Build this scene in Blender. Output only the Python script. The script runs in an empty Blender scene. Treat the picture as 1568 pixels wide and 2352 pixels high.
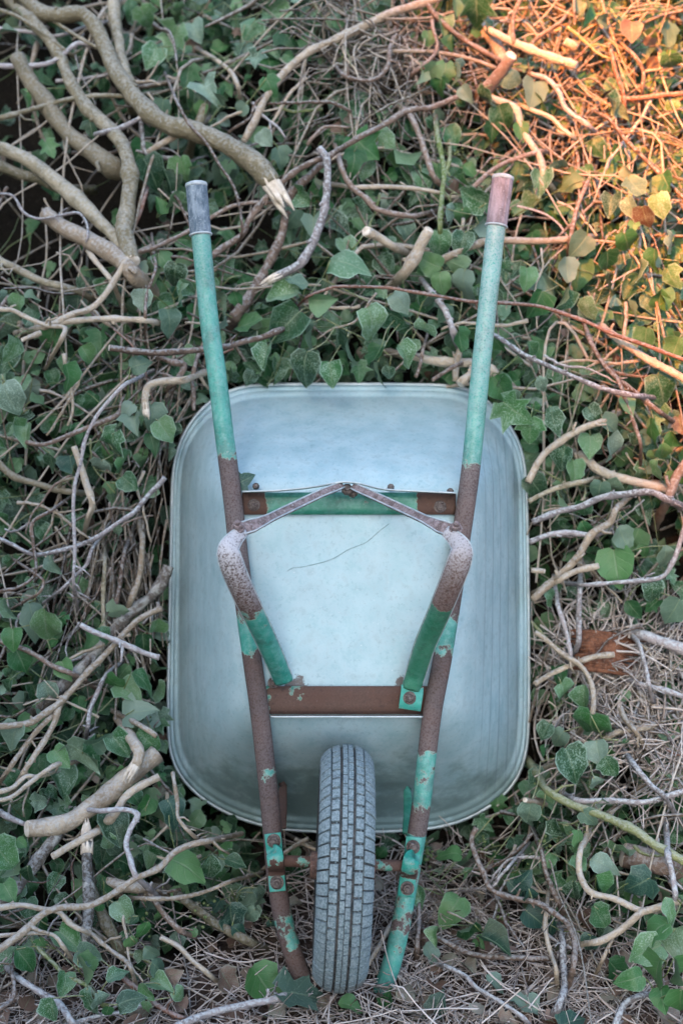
import bpy, math, random
import numpy as np
from mathutils import Vector, Matrix

random.seed(7)
RNG = np.random.default_rng(11)
SC = bpy.context.scene
COL = SC.collection
R = math.radians

# ------------------------------------------------------------------ camera
PITCH = R(24.0)
CAM = np.array((0.0, -1.869, 1.653))
FWD = np.array((0, math.cos(PITCH), -math.sin(PITCH)))
UP = np.array((0, math.sin(PITCH), math.cos(PITCH)))
RIGHT = np.array((1.0, 0, 0))
cam_data = bpy.data.cameras.new('camera')
cam = bpy.data.objects.new('camera', cam_data)
COL.objects.link(cam)
cam.location = CAM
cam.rotation_euler = (math.pi / 2 - PITCH, 0, 0)
cam_data.sensor_fit = 'VERTICAL'
cam_data.sensor_height = 36.0
cam_data.lens = 50.0
cam_data.clip_start = 0.05
cam_data.clip_end = 800.0
cam_data.dof.use_dof = True
cam_data.dof.focus_distance = 2.27
cam_data.dof.aperture_fstop = 2.5
SC.camera = cam

# ------------------------------------------------------------------ sky and sun
SUN_EL, SUN_AZ = R(38.0), R(-118.0)          # azimuth measured from +x towards +y
SUN_DIR = np.array((math.cos(SUN_EL) * math.cos(SUN_AZ), math.cos(SUN_EL) * math.sin(SUN_AZ), math.sin(SUN_EL)))
world = bpy.data.worlds.new('World')
SC.world = world
world.use_nodes = True
wn = world.node_tree.nodes
wl = world.node_tree.links
sky = wn.new('ShaderNodeTexSky')
sky.sky_type = 'NISHITA'
sky.sun_disc = False
sky.sun_elevation = SUN_EL
sky.sun_rotation = math.pi / 2 - SUN_AZ
sky.air_density = 1.0
sky.dust_density = 3.0
sky.ozone_density = 0.6
wn['Background'].inputs['Strength'].default_value = 0.085
wl.new(sky.outputs[0], wn['Background'].inputs['Color'])
sun_data = bpy.data.lights.new('sun', 'SUN')
sun_data.energy = 5.0
sun_data.color = (1.0, 0.25, 0.025)
sun_data.angle = R(3.4)
sun = bpy.data.objects.new('sun', sun_data)
COL.objects.link(sun)
sun.rotation_euler = Vector(SUN_DIR).to_track_quat('Z', 'Y').to_euler()
sun.location = SUN_DIR * 20
SC.view_settings.view_transform = 'Standard'
SC.view_settings.look = 'None'
SC.view_settings.exposure = 2.65
SC.view_settings.gamma = 1.0
SC.view_settings.use_curve_mapping = False
SC.render.engine = 'CYCLES'
SC.cycles.use_denoising = True
SC.cycles.max_bounces = 6
SC.cycles.diffuse_bounces = 3
SC.cycles.glossy_bounces = 3
SC.cycles.transmission_bounces = 2
SC.cycles.caustics_reflective = False

# ------------------------------------------------------------------ finding real positions
# photograph coordinates are given on a sheet 1568 wide and 2352 high
def ray(px, py):
    xs = (np.asarray(px, float) - 784) / 2352 * 0.72
    ys = (1176 - np.asarray(py, float)) / 2352 * 0.72
    return FWD + np.multiply.outer(xs, RIGHT) + np.multiply.outer(ys, UP)

TILT = R(26.0)                                # lean of the wheelbarrow
AV = np.array((0, math.sin(TILT), math.cos(TILT)))       # along the frame, towards the handles
AW = np.array((0, -math.cos(TILT), math.sin(TILT)))      # out of its underside
AXLE = np.array((0.004, 0.0, 0.195))
ORG = AXLE - 0.030 * AW                       # a point on the plane of the two frame tubes

def fp(px, py, w=0.0):
    d = ray(px, py)
    t = ((ORG - CAM) @ AW + w) / (d @ AW)
    return CAM + d * t

def uvw(p):
    q = np.asarray(p) - ORG
    return q[..., 0], q @ AV, q @ AW

def vnoise(x, y, seed=0):
    """smooth value noise on arrays"""
    x = np.asarray(x, float); y = np.asarray(y, float)
    xi = np.floor(x).astype(np.int64); yi = np.floor(y).astype(np.int64)
    xf = x - xi; yf = y - yi
    u = xf * xf * (3 - 2 * xf); v = yf * yf * (3 - 2 * yf)
    def h(a, b):
        n = (a * 374761393 + b * 668265263 + seed * 974711) & 0x7fffffff
        n = ((n ^ (n >> 13)) * 1274126177) & 0x7fffffff
        return ((n ^ (n >> 16)) & 0xffff) / 65535.0
    return (h(xi, yi) * (1 - u) + h(xi + 1, yi) * u) * (1 - v) + (h(xi, yi + 1) * (1 - u) + h(xi + 1, yi + 1) * u) * v

def heap(x, y):
    """height of the outer face of the ivy heap / the ground"""
    x = np.asarray(x, float); y = np.asarray(y, float)
    toe = -0.06 + 0.34 * np.exp(-((x - 0.10) / 0.30) ** 2) - 0.10 * np.clip(np.abs(x) - 0.45, 0, 1.5)
    toe = toe + 0.10 * (vnoise(x * 4, y * 0 + 3, 5) - 0.5)
    a = (y - toe) * 0.80
    a = np.minimum(a, 0.36 + (y - toe) * 0.2)
    b = (y - 0.235) * 2.05
    c = 0.86 + (y - 0.655) * 0.95
    s = np.maximum(np.maximum(a, np.minimum(b, c)), 0)
    s = np.minimum(s, 2.35 + 0 * s)
    bump = (vnoise(x * 5, y * 5, 1) - 0.5) * 0.13 + (vnoise(x * 2, y * 2, 2) - 0.5) * 0.18
    s = s + bump * np.clip(s * 2.0, 0, 1)
    fall = np.clip((6.5 - y) / 3.0, 0, 1)
    return np.maximum(s, 0) * fall

def hit(px, py, lift=0.0):
    """where the line of sight meets the heap, lifted a little off it"""
    d = np.atleast_2d(ray(px, py))
    t0 = np.full(len(d), 1.2); done = np.zeros(len(d), bool)
    for _ in range(100):
        p = CAM + d * t0[:, None]
        done |= p[:, 2] <= heap(p[:, 0], p[:, 1])
        if done.all(): break
        t0 = np.where(done, t0, t0 + 0.03)
    lo = t0 - 0.03; hi = np.minimum(t0, 4.2)
    for _ in range(5):
        m = (lo + hi) / 2; p = CAM + d * m[:, None]
        b = p[:, 2] <= heap(p[:, 0], p[:, 1])
        hi = np.where(b, m, hi); lo = np.where(b, lo, m)
    return CAM + d * (lo - lift)[:, None]

def pix(p):
    """photograph coordinates of world points"""
    q = np.atleast_2d(p) - CAM
    z = q @ FWD
    return 784 + (q[:, 0] / z) * 2352 / 0.72, 1176 - (q @ UP / z) * 2352 / 0.72

# ------------------------------------------------------------------ mesh helpers
def mesh_np(name, verts, faces, mat, smooth=True, attrs=None, uv=None):
    """faces: (n,k) array or list of tuples"""
    me = bpy.data.meshes.new(name)
    verts = np.asarray(verts, np.float32)
    if isinstance(faces, np.ndarray):
        n, k = faces.shape
        me.vertices.add(len(verts)); me.vertices.foreach_set('co', verts.ravel())
        me.loops.add(n * k); me.loops.foreach_set('vertex_index', faces.ravel().astype(np.int32))
        me.polygons.add(n)
        me.polygons.foreach_set('loop_start', np.arange(0, n * k, k, dtype=np.int32))
        me.polygons.foreach_set('loop_total', np.full(n, k, np.int32))
        me.update(calc_edges=True)
    else:
        me.from_pydata([tuple(map(float, v)) for v in verts], [], faces)
    me.polygons.foreach_set('use_smooth', np.full(len(me.polygons), smooth))
    for an, av in (attrs or {}).items():
        a = me.attributes.new(an, 'FLOAT', 'POINT')
        a.data.foreach_set('value', np.asarray(av, np.float32))
    if uv is not None:
        l = me.uv_layers.new(name='UVMap')
        idx = np.empty(len(me.loops), np.int32)
        me.loops.foreach_get('vertex_index', idx)
        l.data.foreach_set('uv', np.asarray(uv, np.float32)[idx].ravel())
    if mat: me.materials.append(mat)
    me.update()
    return me

def link(name, me, parent=None, loc=None):
    o = bpy.data.objects.new(name, me)
    COL.objects.link(o)
    if parent is not None: o.parent = parent
    if loc is not None: o.location = loc
    return o

def empty(name, loc):
    o = bpy.data.objects.new(name, None)
    o.empty_display_size = 0.05
    COL.objects.link(o)
    o.location = loc
    return o

def tag(o, label=None, cat=None, group=None, kind=None):
    if label: o['label'] = label
    if cat: o['category'] = cat
    if group: o['group'] = group
    if kind: o['kind'] = kind
    return o

class MB:
    """collects shapes into one mesh; vertices are world points"""
    def __init__(s): s.v = []; s.f = []; s.a = []
    def add(s, v, f, a=0.0):
        b = len(s.v)
        s.v.extend([np.asarray(q, float) for q in v])
        s.f.extend([tuple(i + b for i in t) for t in f])
        s.a.extend(list(a) if hasattr(a, '__len__') else [a] * len(v))
    def build(s, name, mat, parent=None, origin=None, smooth=True, attr='paint'):
        origin = np.zeros(3) if origin is None else np.asarray(origin, float)
        me = mesh_np(name, np.array(s.v) - origin, s.f, mat, smooth, {attr: s.a})
        o = link(name, me, parent)
        if parent is None: o.location = origin
        return o

def catmull(pts, step=None, n=None):
    pts = np.asarray(pts, float)
    if len(pts) == 2 and step is None: step = np.linalg.norm(pts[1] - pts[0])
    P = np.vstack([2 * pts[0] - pts[1], pts, 2 * pts[-1] - pts[-2]])
    out = []
    for i in range(1, len(P) - 2):
        L = np.linalg.norm(P[i + 1] - P[i])
        k = n if n else max(1, int(math.ceil(L / step)))
        for j in range(k):
            t = j / k
            out.append(0.5 * (2 * P[i] + (P[i + 1] - P[i - 1]) * t + (2 * P[i - 1] - 5 * P[i] + 4 * P[i + 1] - P[i + 2]) * t * t
                              + (3 * P[i] - P[i - 1] - 3 * P[i + 1] + P[i + 2]) * t ** 3))
    out.append(pts[-1])
    return np.array(out)

def frames(path):
    T = np.gradient(path, axis=0)
    T /= np.linalg.norm(T, axis=1)[:, None] + 1e-12
    n = np.cross(T[0], (0.3, 0.2, 0.93))
    if np.linalg.norm(n) < 1e-3: n = np.cross(T[0], (1, 0, 0))
    n /= np.linalg.norm(n)
    N = [n]
    for i in range(1, len(path)):
        n = n - T[i] * (n @ T[i]); n /= np.linalg.norm(n) + 1e-12
        N.append(n)
    N = np.array(N)
    return T, N, np.cross(T, N)

def tube_arr(path, radii, sides=8, ridge=None):
    T, N, B = frames(path)
    th = np.linspace(0, 2 * math.pi, sides, endpoint=False)
    rr = np.asarray(radii, float)
    rr = np.broadcast_to(rr, (len(path),))[:, None] * (np.ones(sides) if ridge is None else ridge)
    v = path[:, None, :] + rr[:, :, None] * (np.cos(th)[None, :, None] * N[:, None, :] + np.sin(th)[None, :, None] * B[:, None, :])
    v = v.reshape(-1, 3)
    k = len(path)
    i = np.arange(k - 1)[:, None] * sides; j = np.arange(sides)[None, :]; j2 = (j + 1) % sides
    f = np.stack([i + j, i + j2, i + sides + j2, i + sides + j], -1).reshape(-1, 4)
    return v, f

def add_tube(mb, path, radii, sides=12, a=0.0, caps=True, ridge=None):
    v, f = tube_arr(np.asarray(path, float), radii, sides, ridge)
    k = len(path)
    fl = [tuple(q) for q in f.tolist()]
    if caps:
        fl.append(tuple(range(sides - 1, -1, -1))); fl.append(tuple(range((k - 1) * sides, k * sides)))
    av = np.repeat(np.asarray(a, float), sides) if hasattr(a, '__len__') else a
    mb.add(v, fl, av)

def add_sweep(mb, path, prof, ref, a=0.0, scale=None):
    """closed profile [(side, out)] swept along a path; out follows ref"""
    path = np.asarray(path, float); prof = np.asarray(prof, float)
    T = np.gradient(path, axis=0); T /= np.linalg.norm(T, axis=1)[:, None]
    ref = np.broadcast_to(np.asarray(ref, float), path.shape)
    S = np.cross(T, ref); S /= np.linalg.norm(S, axis=1)[:, None]
    O = np.cross(S, T)
    sc = np.ones((len(path), 2)) if scale is None else np.asarray(scale, float)
    v = path[:, None, :] + (prof[None, :, 0] * sc[:, 0:1])[:, :, None] * S[:, None, :] + (prof[None, :, 1] * sc[:, 1:2])[:, :, None] * O[:, None, :]
    m = len(prof); k = len(path)
    f = []
    for i in range(k - 1):
        for j in range(m):
            j2 = (j + 1) % m
            f.append((i * m + j, i * m + j2, (i + 1) * m + j2, (i + 1) * m + j))
    f.append(tuple(range(m - 1, -1, -1))); f.append(tuple(range((k - 1) * m, k * m)))
    av = np.repeat(np.asarray(a, float), m) if hasattr(a, '__len__') else a
    mb.add(v.reshape(-1, 3), f, av)

def flat(w, t, b=None):
    """bar profile w wide, t thick, with small bevels"""
    b = b or min(w, t) * 0.25
    x, y = w / 2, t / 2
    return [(-x + b, -y), (x - b, -y), (x, -y + b), (x, y - b), (x - b, y), (-x + b, y), (-x, y - b), (-x, -y + b)]

def add_bolt(mb, c, n, r=0.0085, h=0.006, washer=True, a=0.0, rot=0.0):
    n = np.asarray(n, float) / np.linalg.norm(n)
    if washer:
        lathe(mb, c, n, [(r * 1.35, 0), (r * 1.35, 0.0012), (r * 1.25, 0.0018), (0, 0.0018)], 16, a)
    lathe(mb, c + n * 0.0018, n, [(r * .98, 0), (r, 0.0012), (r, h * .75), (r * 0.82, h), (r * .55, h)], 6, a, rot)
    lathe(mb, c + n * (h + .0018), n, [(r * 0.45, -0.002), (r * 0.45, 0.003), (r * .35, 0.004), (0, 0.004)], 10, a)

def lathe(mb, c, n, prof, sides=16, a=0.0, rot=0.0):
    n = np.asarray(n, float); n = n / np.linalg.norm(n)
    x = np.cross(n, (0.31, 0.77, 0.2)); x /= np.linalg.norm(x)
    y = np.cross(n, x)
    v = []; f = []
    for (r, h) in prof:
        for k in range(sides):
            t = 2 * math.pi * k / sides + rot
            v.append(c + n * h + r * (math.cos(t) * x + math.sin(t) * y))
    m = len(prof)
    for i in range(m - 1):
        for k in range(sides):
            k2 = (k + 1) % sides
            f.append((i * sides + k, i * sides + k2, (i + 1) * sides + k2, (i + 1) * sides + k))
    f.append(tuple(range(sides - 1, -1, -1)))
    if prof[-1][0] > 1e-6: f.append(tuple(range((m - 1) * sides, m * sides)))
    mb.add(v, f, a)

# ------------------------------------------------------------------ materials
class NT:
    def __init__(s, name):
        s.m = bpy.data.materials.new(name); s.m.use_nodes = True
        s.t = s.m.node_tree; s.t.nodes.clear()
        s.out = s.n('ShaderNodeOutputMaterial')
    def n(s, typ, **kw):
        nd = s.t.nodes.new(typ)
        for k, v in kw.items(): setattr(nd, k, v)
        return nd
    def set(s, sock, v):
        if hasattr(v, 'is_linked') or isinstance(v, bpy.types.NodeSocket): s.t.links.new(v, sock)
        else: sock.default_value = v
    def math(s, op, a, b=0.0, clamp=False):
        nd = s.n('ShaderNodeMath', operation=op, use_clamp=clamp)
        s.set(nd.inputs[0], a); s.set(nd.inputs[1], b)
        return nd.outputs[0]
    def mix(s, f, a, b, mode='MIX'):
        nd = s.n('ShaderNodeMix', data_type='RGBA', blend_type=mode)
        s.set(nd.inputs[0], f)
        s.set(nd.inputs[6], a if not isinstance(a, tuple) else (*a, 1)[:4])
        s.set(nd.inputs[7], b if not isinstance(b, tuple) else (*b, 1)[:4])
        return nd.outputs[2]
    def smooth(s, x, lo, hi, a=0.0, b=1.0):
        nd = s.n('ShaderNodeMapRange', interpolation_type='SMOOTHSTEP')
        s.set(nd.inputs[0], x)
        for i, v in ((1, lo), (2, hi), (3, a), (4, b)): s.set(nd.inputs[i], v)
        return nd.outputs[0]
    def coord(s, scale=(1, 1, 1), which='Object'):
        tc = s.n('ShaderNodeTexCoord')
        mp = s.n('ShaderNodeMapping')
        mp.inputs['Scale'].default_value = scale
        s.t.links.new(tc.outputs[which], mp.inputs[0])
        return mp.outputs[0]
    def noise(s, vec, scale, detail=3, rough=0.55, dist=0.0):
        nd = s.n('ShaderNodeTexNoise')
        s.t.links.new(vec, nd.inputs['Vector'])
        nd.inputs['Scale'].default_value = scale; nd.inputs['Detail'].default_value = detail
        nd.inputs['Roughness'].default_value = rough; nd.inputs['Distortion'].default_value = dist
        return nd.outputs[0]
    def attr(s, name):
        nd = s.n('ShaderNodeAttribute'); nd.attribute_name = name
        return nd.outputs['Fac']
    def rand(s):
        return s.n('ShaderNodeObjectInfo').outputs['Random']
    def bump(s, h, strength=0.3, dist=0.002):
        nd = s.n('ShaderNodeBump'); s.set(nd.inputs['Height'], h)
        nd.inputs['Strength'].default_value = strength; nd.inputs['Distance'].default_value = dist
        return nd.outputs[0]
    def bsdf(s, color, rough=0.6, metal=0.0, normal=None, spec=0.4):
        p = s.n('ShaderNodeBsdfPrincipled')
        s.set(p.inputs['Base Color'], (*color, 1)[:4] if isinstance(color, tuple) else color)
        s.set(p.inputs['Roughness'], rough); s.set(p.inputs['Metallic'], metal)
        p.inputs['Specular IOR Level'].default_value = spec
        if normal is not None: s.t.links.new(normal, p.inputs['Normal'])
        s.t.links.new(p.outputs[0], s.out.inputs[0])
        return p
    def up(s):
        g = s.n('ShaderNodeNewGeometry'); x = s.n('ShaderNodeSeparateXYZ')
        s.t.links.new(g.outputs['Normal'], x.inputs[0])
        return x.outputs[2]
    def ramp(s, f, stops):
        nd = s.n('ShaderNodeValToRGB'); s.set(nd.inputs[0], f)
        e = nd.color_ramp.elements
        while len(e) < len(stops): e.new(0.5)
        for k, (p, c) in enumerate(stops): e[k].position = p; e[k].color = (*c, 1)
        return nd.outputs[0]

FROST = (0.50, 0.56, 0.58)

def mat_galv():
    k = NT('galvanised_steel')
    st = k.coord((9, 1.6, 1.6)); iso = k.coord()
    b = k.noise(iso, 15, 6, 0.72)
    c = k.noise(iso, 60, 4, 0.65)
    a = k.n('ShaderNodeMix', data_type='FLOAT'); k.set(a.inputs[0], k.attr('side')); k.set(a.inputs[2], k.noise(iso, 30, 6, 0.7)); k.set(a.inputs[3], k.noise(st, 14, 5, 0.65)); a = a.outputs[0]
    fine = k.noise(iso, 240, 2, 0.6)
    col = k.ramp(a, [(0.28, (0.26, 0.425, 0.465)), (0.50, (0.34, 0.505, 0.55)), (0.72, (0.42, 0.58, 0.62))])
    col = k.mix(k.smooth(b, 0.40, 0.66, 0, 0.40), col, (0.43, 0.57, 0.60))
    col = k.mix(k.smooth(c, 0.48, 0.72, 0, 0.45), col, (0.24, 0.36, 0.39))
    # dried mud over the wheel end, plus painted shade of the down-facing slope
    d = k.math('ADD', k.attr('mud_and_shade'), k.math('MULTIPLY', k.math('SUBTRACT', k.noise(iso, 16, 5, 0.62), 0.5), 1.3))
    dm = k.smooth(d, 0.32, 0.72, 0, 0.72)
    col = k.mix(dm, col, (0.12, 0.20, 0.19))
    rs = k.math('ADD', k.attr('paint'), k.math('MULTIPLY', k.math('SUBTRACT', k.noise(iso, 45, 5, 0.7), 0.5), 1.2))
    col = k.mix(k.smooth(rs, 0.5, 0.62, 0, 0.85), col, (0.085, 0.045, 0.032))
    col = k.mix(k.smooth(k.noise(iso, 130, 3, .7), 0.56, 0.68, 0, 0.30), col, (0.17, 0.27, 0.30))
    sp = k.smooth(fine, 0.70, 0.76, 0, 0.6)
    col = k.mix(sp, col, (0.62, 0.70, 0.73))
    ln = k.n('ShaderNodeTexWave', wave_type='BANDS', bands_direction='X')
    ln.inputs['Scale'].default_value = 5.5; ln.inputs['Distortion'].default_value = 3.5; ln.inputs['Detail'].default_value = 2; ln.inputs['Detail Scale'].default_value = 0.7
    k.t.links.new(k.coord((3.2, 1, .35)), ln.inputs['Vector'])
    col = k.mix(k.math('MULTIPLY', k.smooth(ln.outputs['Fac'], 0.93, 1.0), k.attr('lines')), col, (0.16, 0.23, 0.27))
    rough = k.smooth(b, 0.3, 0.7, 0.46, 0.66)
    k.bsdf(col, rough, 0.22, k.bump(k.math('ADD', c, k.math('MULTIPLY', a, .6)), 0.10, 0.002), 0.5)
    return k.m

def mat_paint(name='chipped_green_paint', green=(0.012, 0.235, 0.185), rust=(0.058, 0.037, 0.032), frost=0.35):
    k = NT(name)
    iso = k.coord()
    n1 = k.noise(iso, 55, 5, 0.65); n2 = k.noise(iso, 320, 3, 0.6); n3 = k.noise(iso, 16, 3, 0.5)
    m = k.math('ADD', k.attr('paint'), k.math('MULTIPLY', k.math('SUBTRACT', k.math('ADD', k.math('MULTIPLY', n1, .55), k.math('MULTIPLY', k.noise(iso, 24, 5, .7), .45)), 0.5), 2.3))
    mask = k.smooth(m, 0.49, 0.53)
    g = k.mix(k.smooth(n3, 0.35, 0.7), green, tuple(min(1, c * 1.35 + 0.03) for c in green))
    g = k.mix(k.smooth(k.noise(iso, 90, 4, .6), 0.42, 0.66, 0, frost), g, (0.22, 0.44, 0.43))
    edge = k.math('MULTIPLY', k.smooth(m, 0.44, 0.49), k.smooth(m, 0.60, 0.50))
    r = k.mix(k.smooth(n2, 0.3, 0.75), rust, tuple(c * 1.3 for c in rust))
    r = k.mix(k.smooth(n1, 0.50, 0.75, 0, 0.45), r, (0.12, 0.062, 0.040))
    r = k.mix(k.smooth(n3, 0.42, 0.68, 0, 0.55), r, (0.092, 0.048, 0.034))
    r = k.mix(k.smooth(k.noise(iso, 120, 3, .6), 0.56, 0.70, 0, .4), r, (0.030, 0.022, 0.020))
    g = k.mix(k.smooth(k.noise(iso, 34, 5, .7), 0.50, 0.66, 0, .5), g, tuple(c * .42 + .02 for c in green))
    col = k.mix(mask, r, g)
    col = k.mix(k.math('MULTIPLY', edge, 0.5), col, (0.28, 0.40, 0.33))
    col = k.mix(k.smooth(n2, 0.68, 0.78, 0, 0.22), col, FROST)
    fr = k.math('MULTIPLY', k.attr('frost'), k.smooth(k.math('ADD', n2, k.math('MULTIPLY', k.up(), 0.12)), 0.30, 0.62, 0.0, 1.0))
    col = k.mix(fr, col, (0.46, 0.48, 0.51))
    hgt = k.math('ADD', k.math('MULTIPLY', mask, 0.6), k.math('MULTIPLY', n2, 0.5))
    k.bsdf(col, k.mix(mask, (0.85, .85, .85), (0.42, .42, .42)), 0.0, k.bump(hgt, 0.55, 0.0015), 0.45)
    return k.m

def mat_simple(name, c0, c1, scale=60, rough=0.7, speck=None, stretch=(1, 1, 1), bump=0.3, metal=0.0, speck_amt=0.5):
    k = NT(name)
    v = k.coord(stretch)
    n1 = k.noise(v, scale, 5, 0.65); n2 = k.noise(k.coord(), 350, 2, 0.6)
    col = k.mix(k.smooth(n1, 0.33, 0.68), c0, c1)
    if speck: col = k.mix(k.smooth(n2, 0.56, 0.70, 0, speck_amt), col, speck)
    k.bsdf(col, rough, metal, k.bump(k.math('ADD', n1, k.math('MULTIPLY', n2, .4)), bump, 0.002))
    return k.m

def mat_tread():
    k = NT('tyre_rubber_tread')
    v = k.coord()
    n1 = k.noise(v, 40, 4, 0.6); n2 = k.noise(v, 300, 3, 0.6); n3 = k.noise(v, 9, 4, 0.6)
    col = k.mix(k.smooth(n2, 0.35, 0.65), (0.11, 0.168, 0.19), (0.24, 0.315, 0.34))
    col = k.mix(k.smooth(n1, 0.55, 0.75, 0, 0.6), col, (0.13, 0.17, 0.20))
    x = k.n('ShaderNodeSeparateXYZ'); k.t.links.new(k.coord(), x.inputs[0])
    low = k.math('ADD', k.smooth(x.outputs[2], 0.20, 0.0, 0, 0.75), k.math('MULTIPLY', k.math('SUBTRACT', n3, 0.5), 1.1))
    col = k.mix(k.smooth(low, 0.32, 0.60, 0, 0.65), col, (0.095, 0.073, 0.055))
    k.bsdf(col, 0.75, 0.0, k.bump(n2, 0.4, 0.001))
    return k.m

def mat_bark(name, c0, c1, frost=0.35, ring=0.0, lichen=None):
    k = NT(name)
    iso = k.coord(); st = k.coord((1, 1, 1))
    r = k.rand()
    n1 = k.noise(iso, 38, 5, 0.65, 0.4); n2 = k.noise(iso, 170, 3, 0.6); n3 = k.noise(iso, 9, 2, 0.5)
    f = k.math('ADD', n1, k.math('MULTIPLY', k.math('SUBTRACT', r, 0.5), 0.35))
    col = k.mix(k.smooth(f, 0.30, 0.70), c0, c1)
    col = k.mix(k.smooth(n3, 0.5, 0.8, 0, 0.4), col, tuple(c * 0.55 for c in c0))
    if lichen: col = k.mix(k.smooth(n1, 0.52, 0.62, 0, 0.9), col, lichen)
    fr = k.math('ADD', k.math('MULTIPLY', k.up(), 0.22), n2)
    col = k.mix(k.smooth(fr, 0.52, 0.80, 0, frost), col, FROST)
    k.bsdf(col, 0.85, 0.0, k.bump(k.math('ADD', k.math('MULTIPLY', n1, 0.8), k.math('MULTIPLY', n2, 0.6)), 0.9, 0.006), 0.25)
    return k.m

def mat_leaf(name, stops, frost=0.6, trans=0.12):
    k = NT(name)
    r = k.math('FRACT', k.math('ADD', k.attr('rnd'), k.rand()))
    uvn = k.n('ShaderNodeUVMap')
    sx = k.n('ShaderNodeSeparateXYZ'); k.t.links.new(uvn.outputs[0], sx.inputs[0])
    u = k.math('ABSOLUTE', sx.outputs[0]); v = sx.outputs[1]
    vm = k.n('ShaderNodeVectorMath', operation='MULTIPLY_ADD')
    k.t.links.new(uvn.outputs[0], vm.inputs[0]); vm.inputs[1].default_value = (.028, .05, .05)
    cx = k.n('ShaderNodeCombineXYZ'); k.set(cx.inputs[0], k.math('MULTIPLY', r, 9.0)); k.set(cx.inputs[1], k.math('MULTIPLY', r, 31.0)); k.t.links.new(cx.outputs[0], vm.inputs[2])
    tc = vm.outputs[0]
    n1 = k.noise(tc, 60, 4, 0.6); n2 = k.noise(tc, 420, 3, 0.65)
    col = k.ramp(k.math('ADD', r, k.math('MULTIPLY', k.math('SUBTRACT', n1, .5), .30)), stops)
    # veins
    vv = k.math('SUBTRACT', v, k.math('MULTIPLY', u, 0.35))
    w = k.math('PINGPONG', k.math('MULTIPLY', vv, 4.6), 0.5)
    vein = k.math('MAXIMUM', k.smooth(u, 0.085, 0.02), k.math('MULTIPLY', k.smooth(w, 0.075, 0.0), 0.55))
    col = k.mix(k.math('MULTIPLY', vein, 0.42), col, (0.20, 0.28, 0.17))
    geo = k.n('ShaderNodeNewGeometry')
    col = k.mix(k.math('MULTIPLY', geo.outputs['Backfacing'], 0.62), col, (0.150, 0.235, 0.140))
    # rime on the rim and in specks
    e = k.math('MAXIMUM', u, k.smooth(v, 0.80, 1.0))
    r2 = k.math('FRACT', k.math('MULTIPLY', r, 7.31))
    rim = k.math('MULTIPLY', k.smooth(k.math('ADD', e, k.math('MULTIPLY', k.math('SUBTRACT', n2, .5), 0.30)), 0.84, 1.0), k.smooth(r2, 0.15, 0.8, .12, 1.0))
    sp = k.math('MULTIPLY', k.smooth(k.math('ADD', n2, k.math('MULTIPLY', n1, 0.5)), 0.72, 0.92), k.smooth(r2, 0.2, 0.9, 0.08, 0.95))
    sheen = k.math('MULTIPLY', k.smooth(k.up(), 0.35, 1.0), k.smooth(r2, 0.3, 1.0, 0.0, 0.5))
    fr = k.math('MULTIPLY', k.math('MAXIMUM', k.math('MAXIMUM', rim, sp), sheen), frost)
    col = k.mix(fr, col, (0.33, 0.48, 0.39))
    p = k.bsdf(col, 0.48, 0.0, k.bump(k.math('ADD', k.math('MULTIPLY', vein, -0.7), n1), 0.35, 0.003), 0.4)
    if trans:
        tr = k.n('ShaderNodeBsdfTranslucent'); k.t.links.new(col, tr.inputs[0])
        mx = k.n('ShaderNodeMixShader'); mx.inputs[0].default_value = trans
        k.t.links.new(p.outputs[0], mx.inputs[1]); k.t.links.new(tr.outputs[0], mx.inputs[2])
        k.t.links.new(mx.outputs[0], k.out.inputs[0])
    return k.m

def mat_strand(name, stops, frost=0.4):
    k = NT(name)
    r = k.math('FRACT', k.math('ADD', k.attr('rnd'), k.rand()))
    tc = k.coord()
    n2 = k.noise(tc, 150, 3, 0.6)
    col = k.ramp(k.math('ADD', r, k.math('MULTIPLY', k.math('SUBTRACT', n2, .5), .3)), stops)
    fr = k.math('ADD', k.math('MULTIPLY', k.up(), 0.25), n2)
    col = k.mix(k.smooth(fr, 0.5, 0.85, 0, frost), col, FROST)
    k.bsdf(col, 0.85, 0.0, k.bump(n2, 0.4, 0.002), 0.25)
    return k.m

def mat_ground():
    k = NT('soil_and_leaf_litter')
    v = k.coord()
    n1 = k.noise(v, 9, 6, 0.65); n2 = k.noise(v, 70, 5, 0.65); n3 = k.noise(v, 260, 3, 0.6)
    col = k.ramp(n2, [(0.30, (0.028, 0.020, 0.016)), (0.5, (0.075, 0.056, 0.046)), (0.72, (0.18, 0.145, 0.125))])
    col = k.mix(k.smooth(n1, 0.45, 0.7, 0, 0.5), col, (0.035, 0.032, 0.018))
    col = k.mix(k.attr('gap_shade'), col, k.mix(n2, (0.006, 0.006, 0.005), (0.022, 0.018, 0.012)))  # soil darkened under the heap to paint deep shade between the leaves
    col = k.mix(k.smooth(n3, 0.62, 0.75, 0, 0.4), col, (0.26, 0.24, 0.22))
    k.bsdf(col, 0.95, 0.0, k.bump(k.math('ADD', n2, k.math('MULTIPLY', n3, 0.4)), 0.8, 0.012), 0.2)
    return k.m

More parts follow.
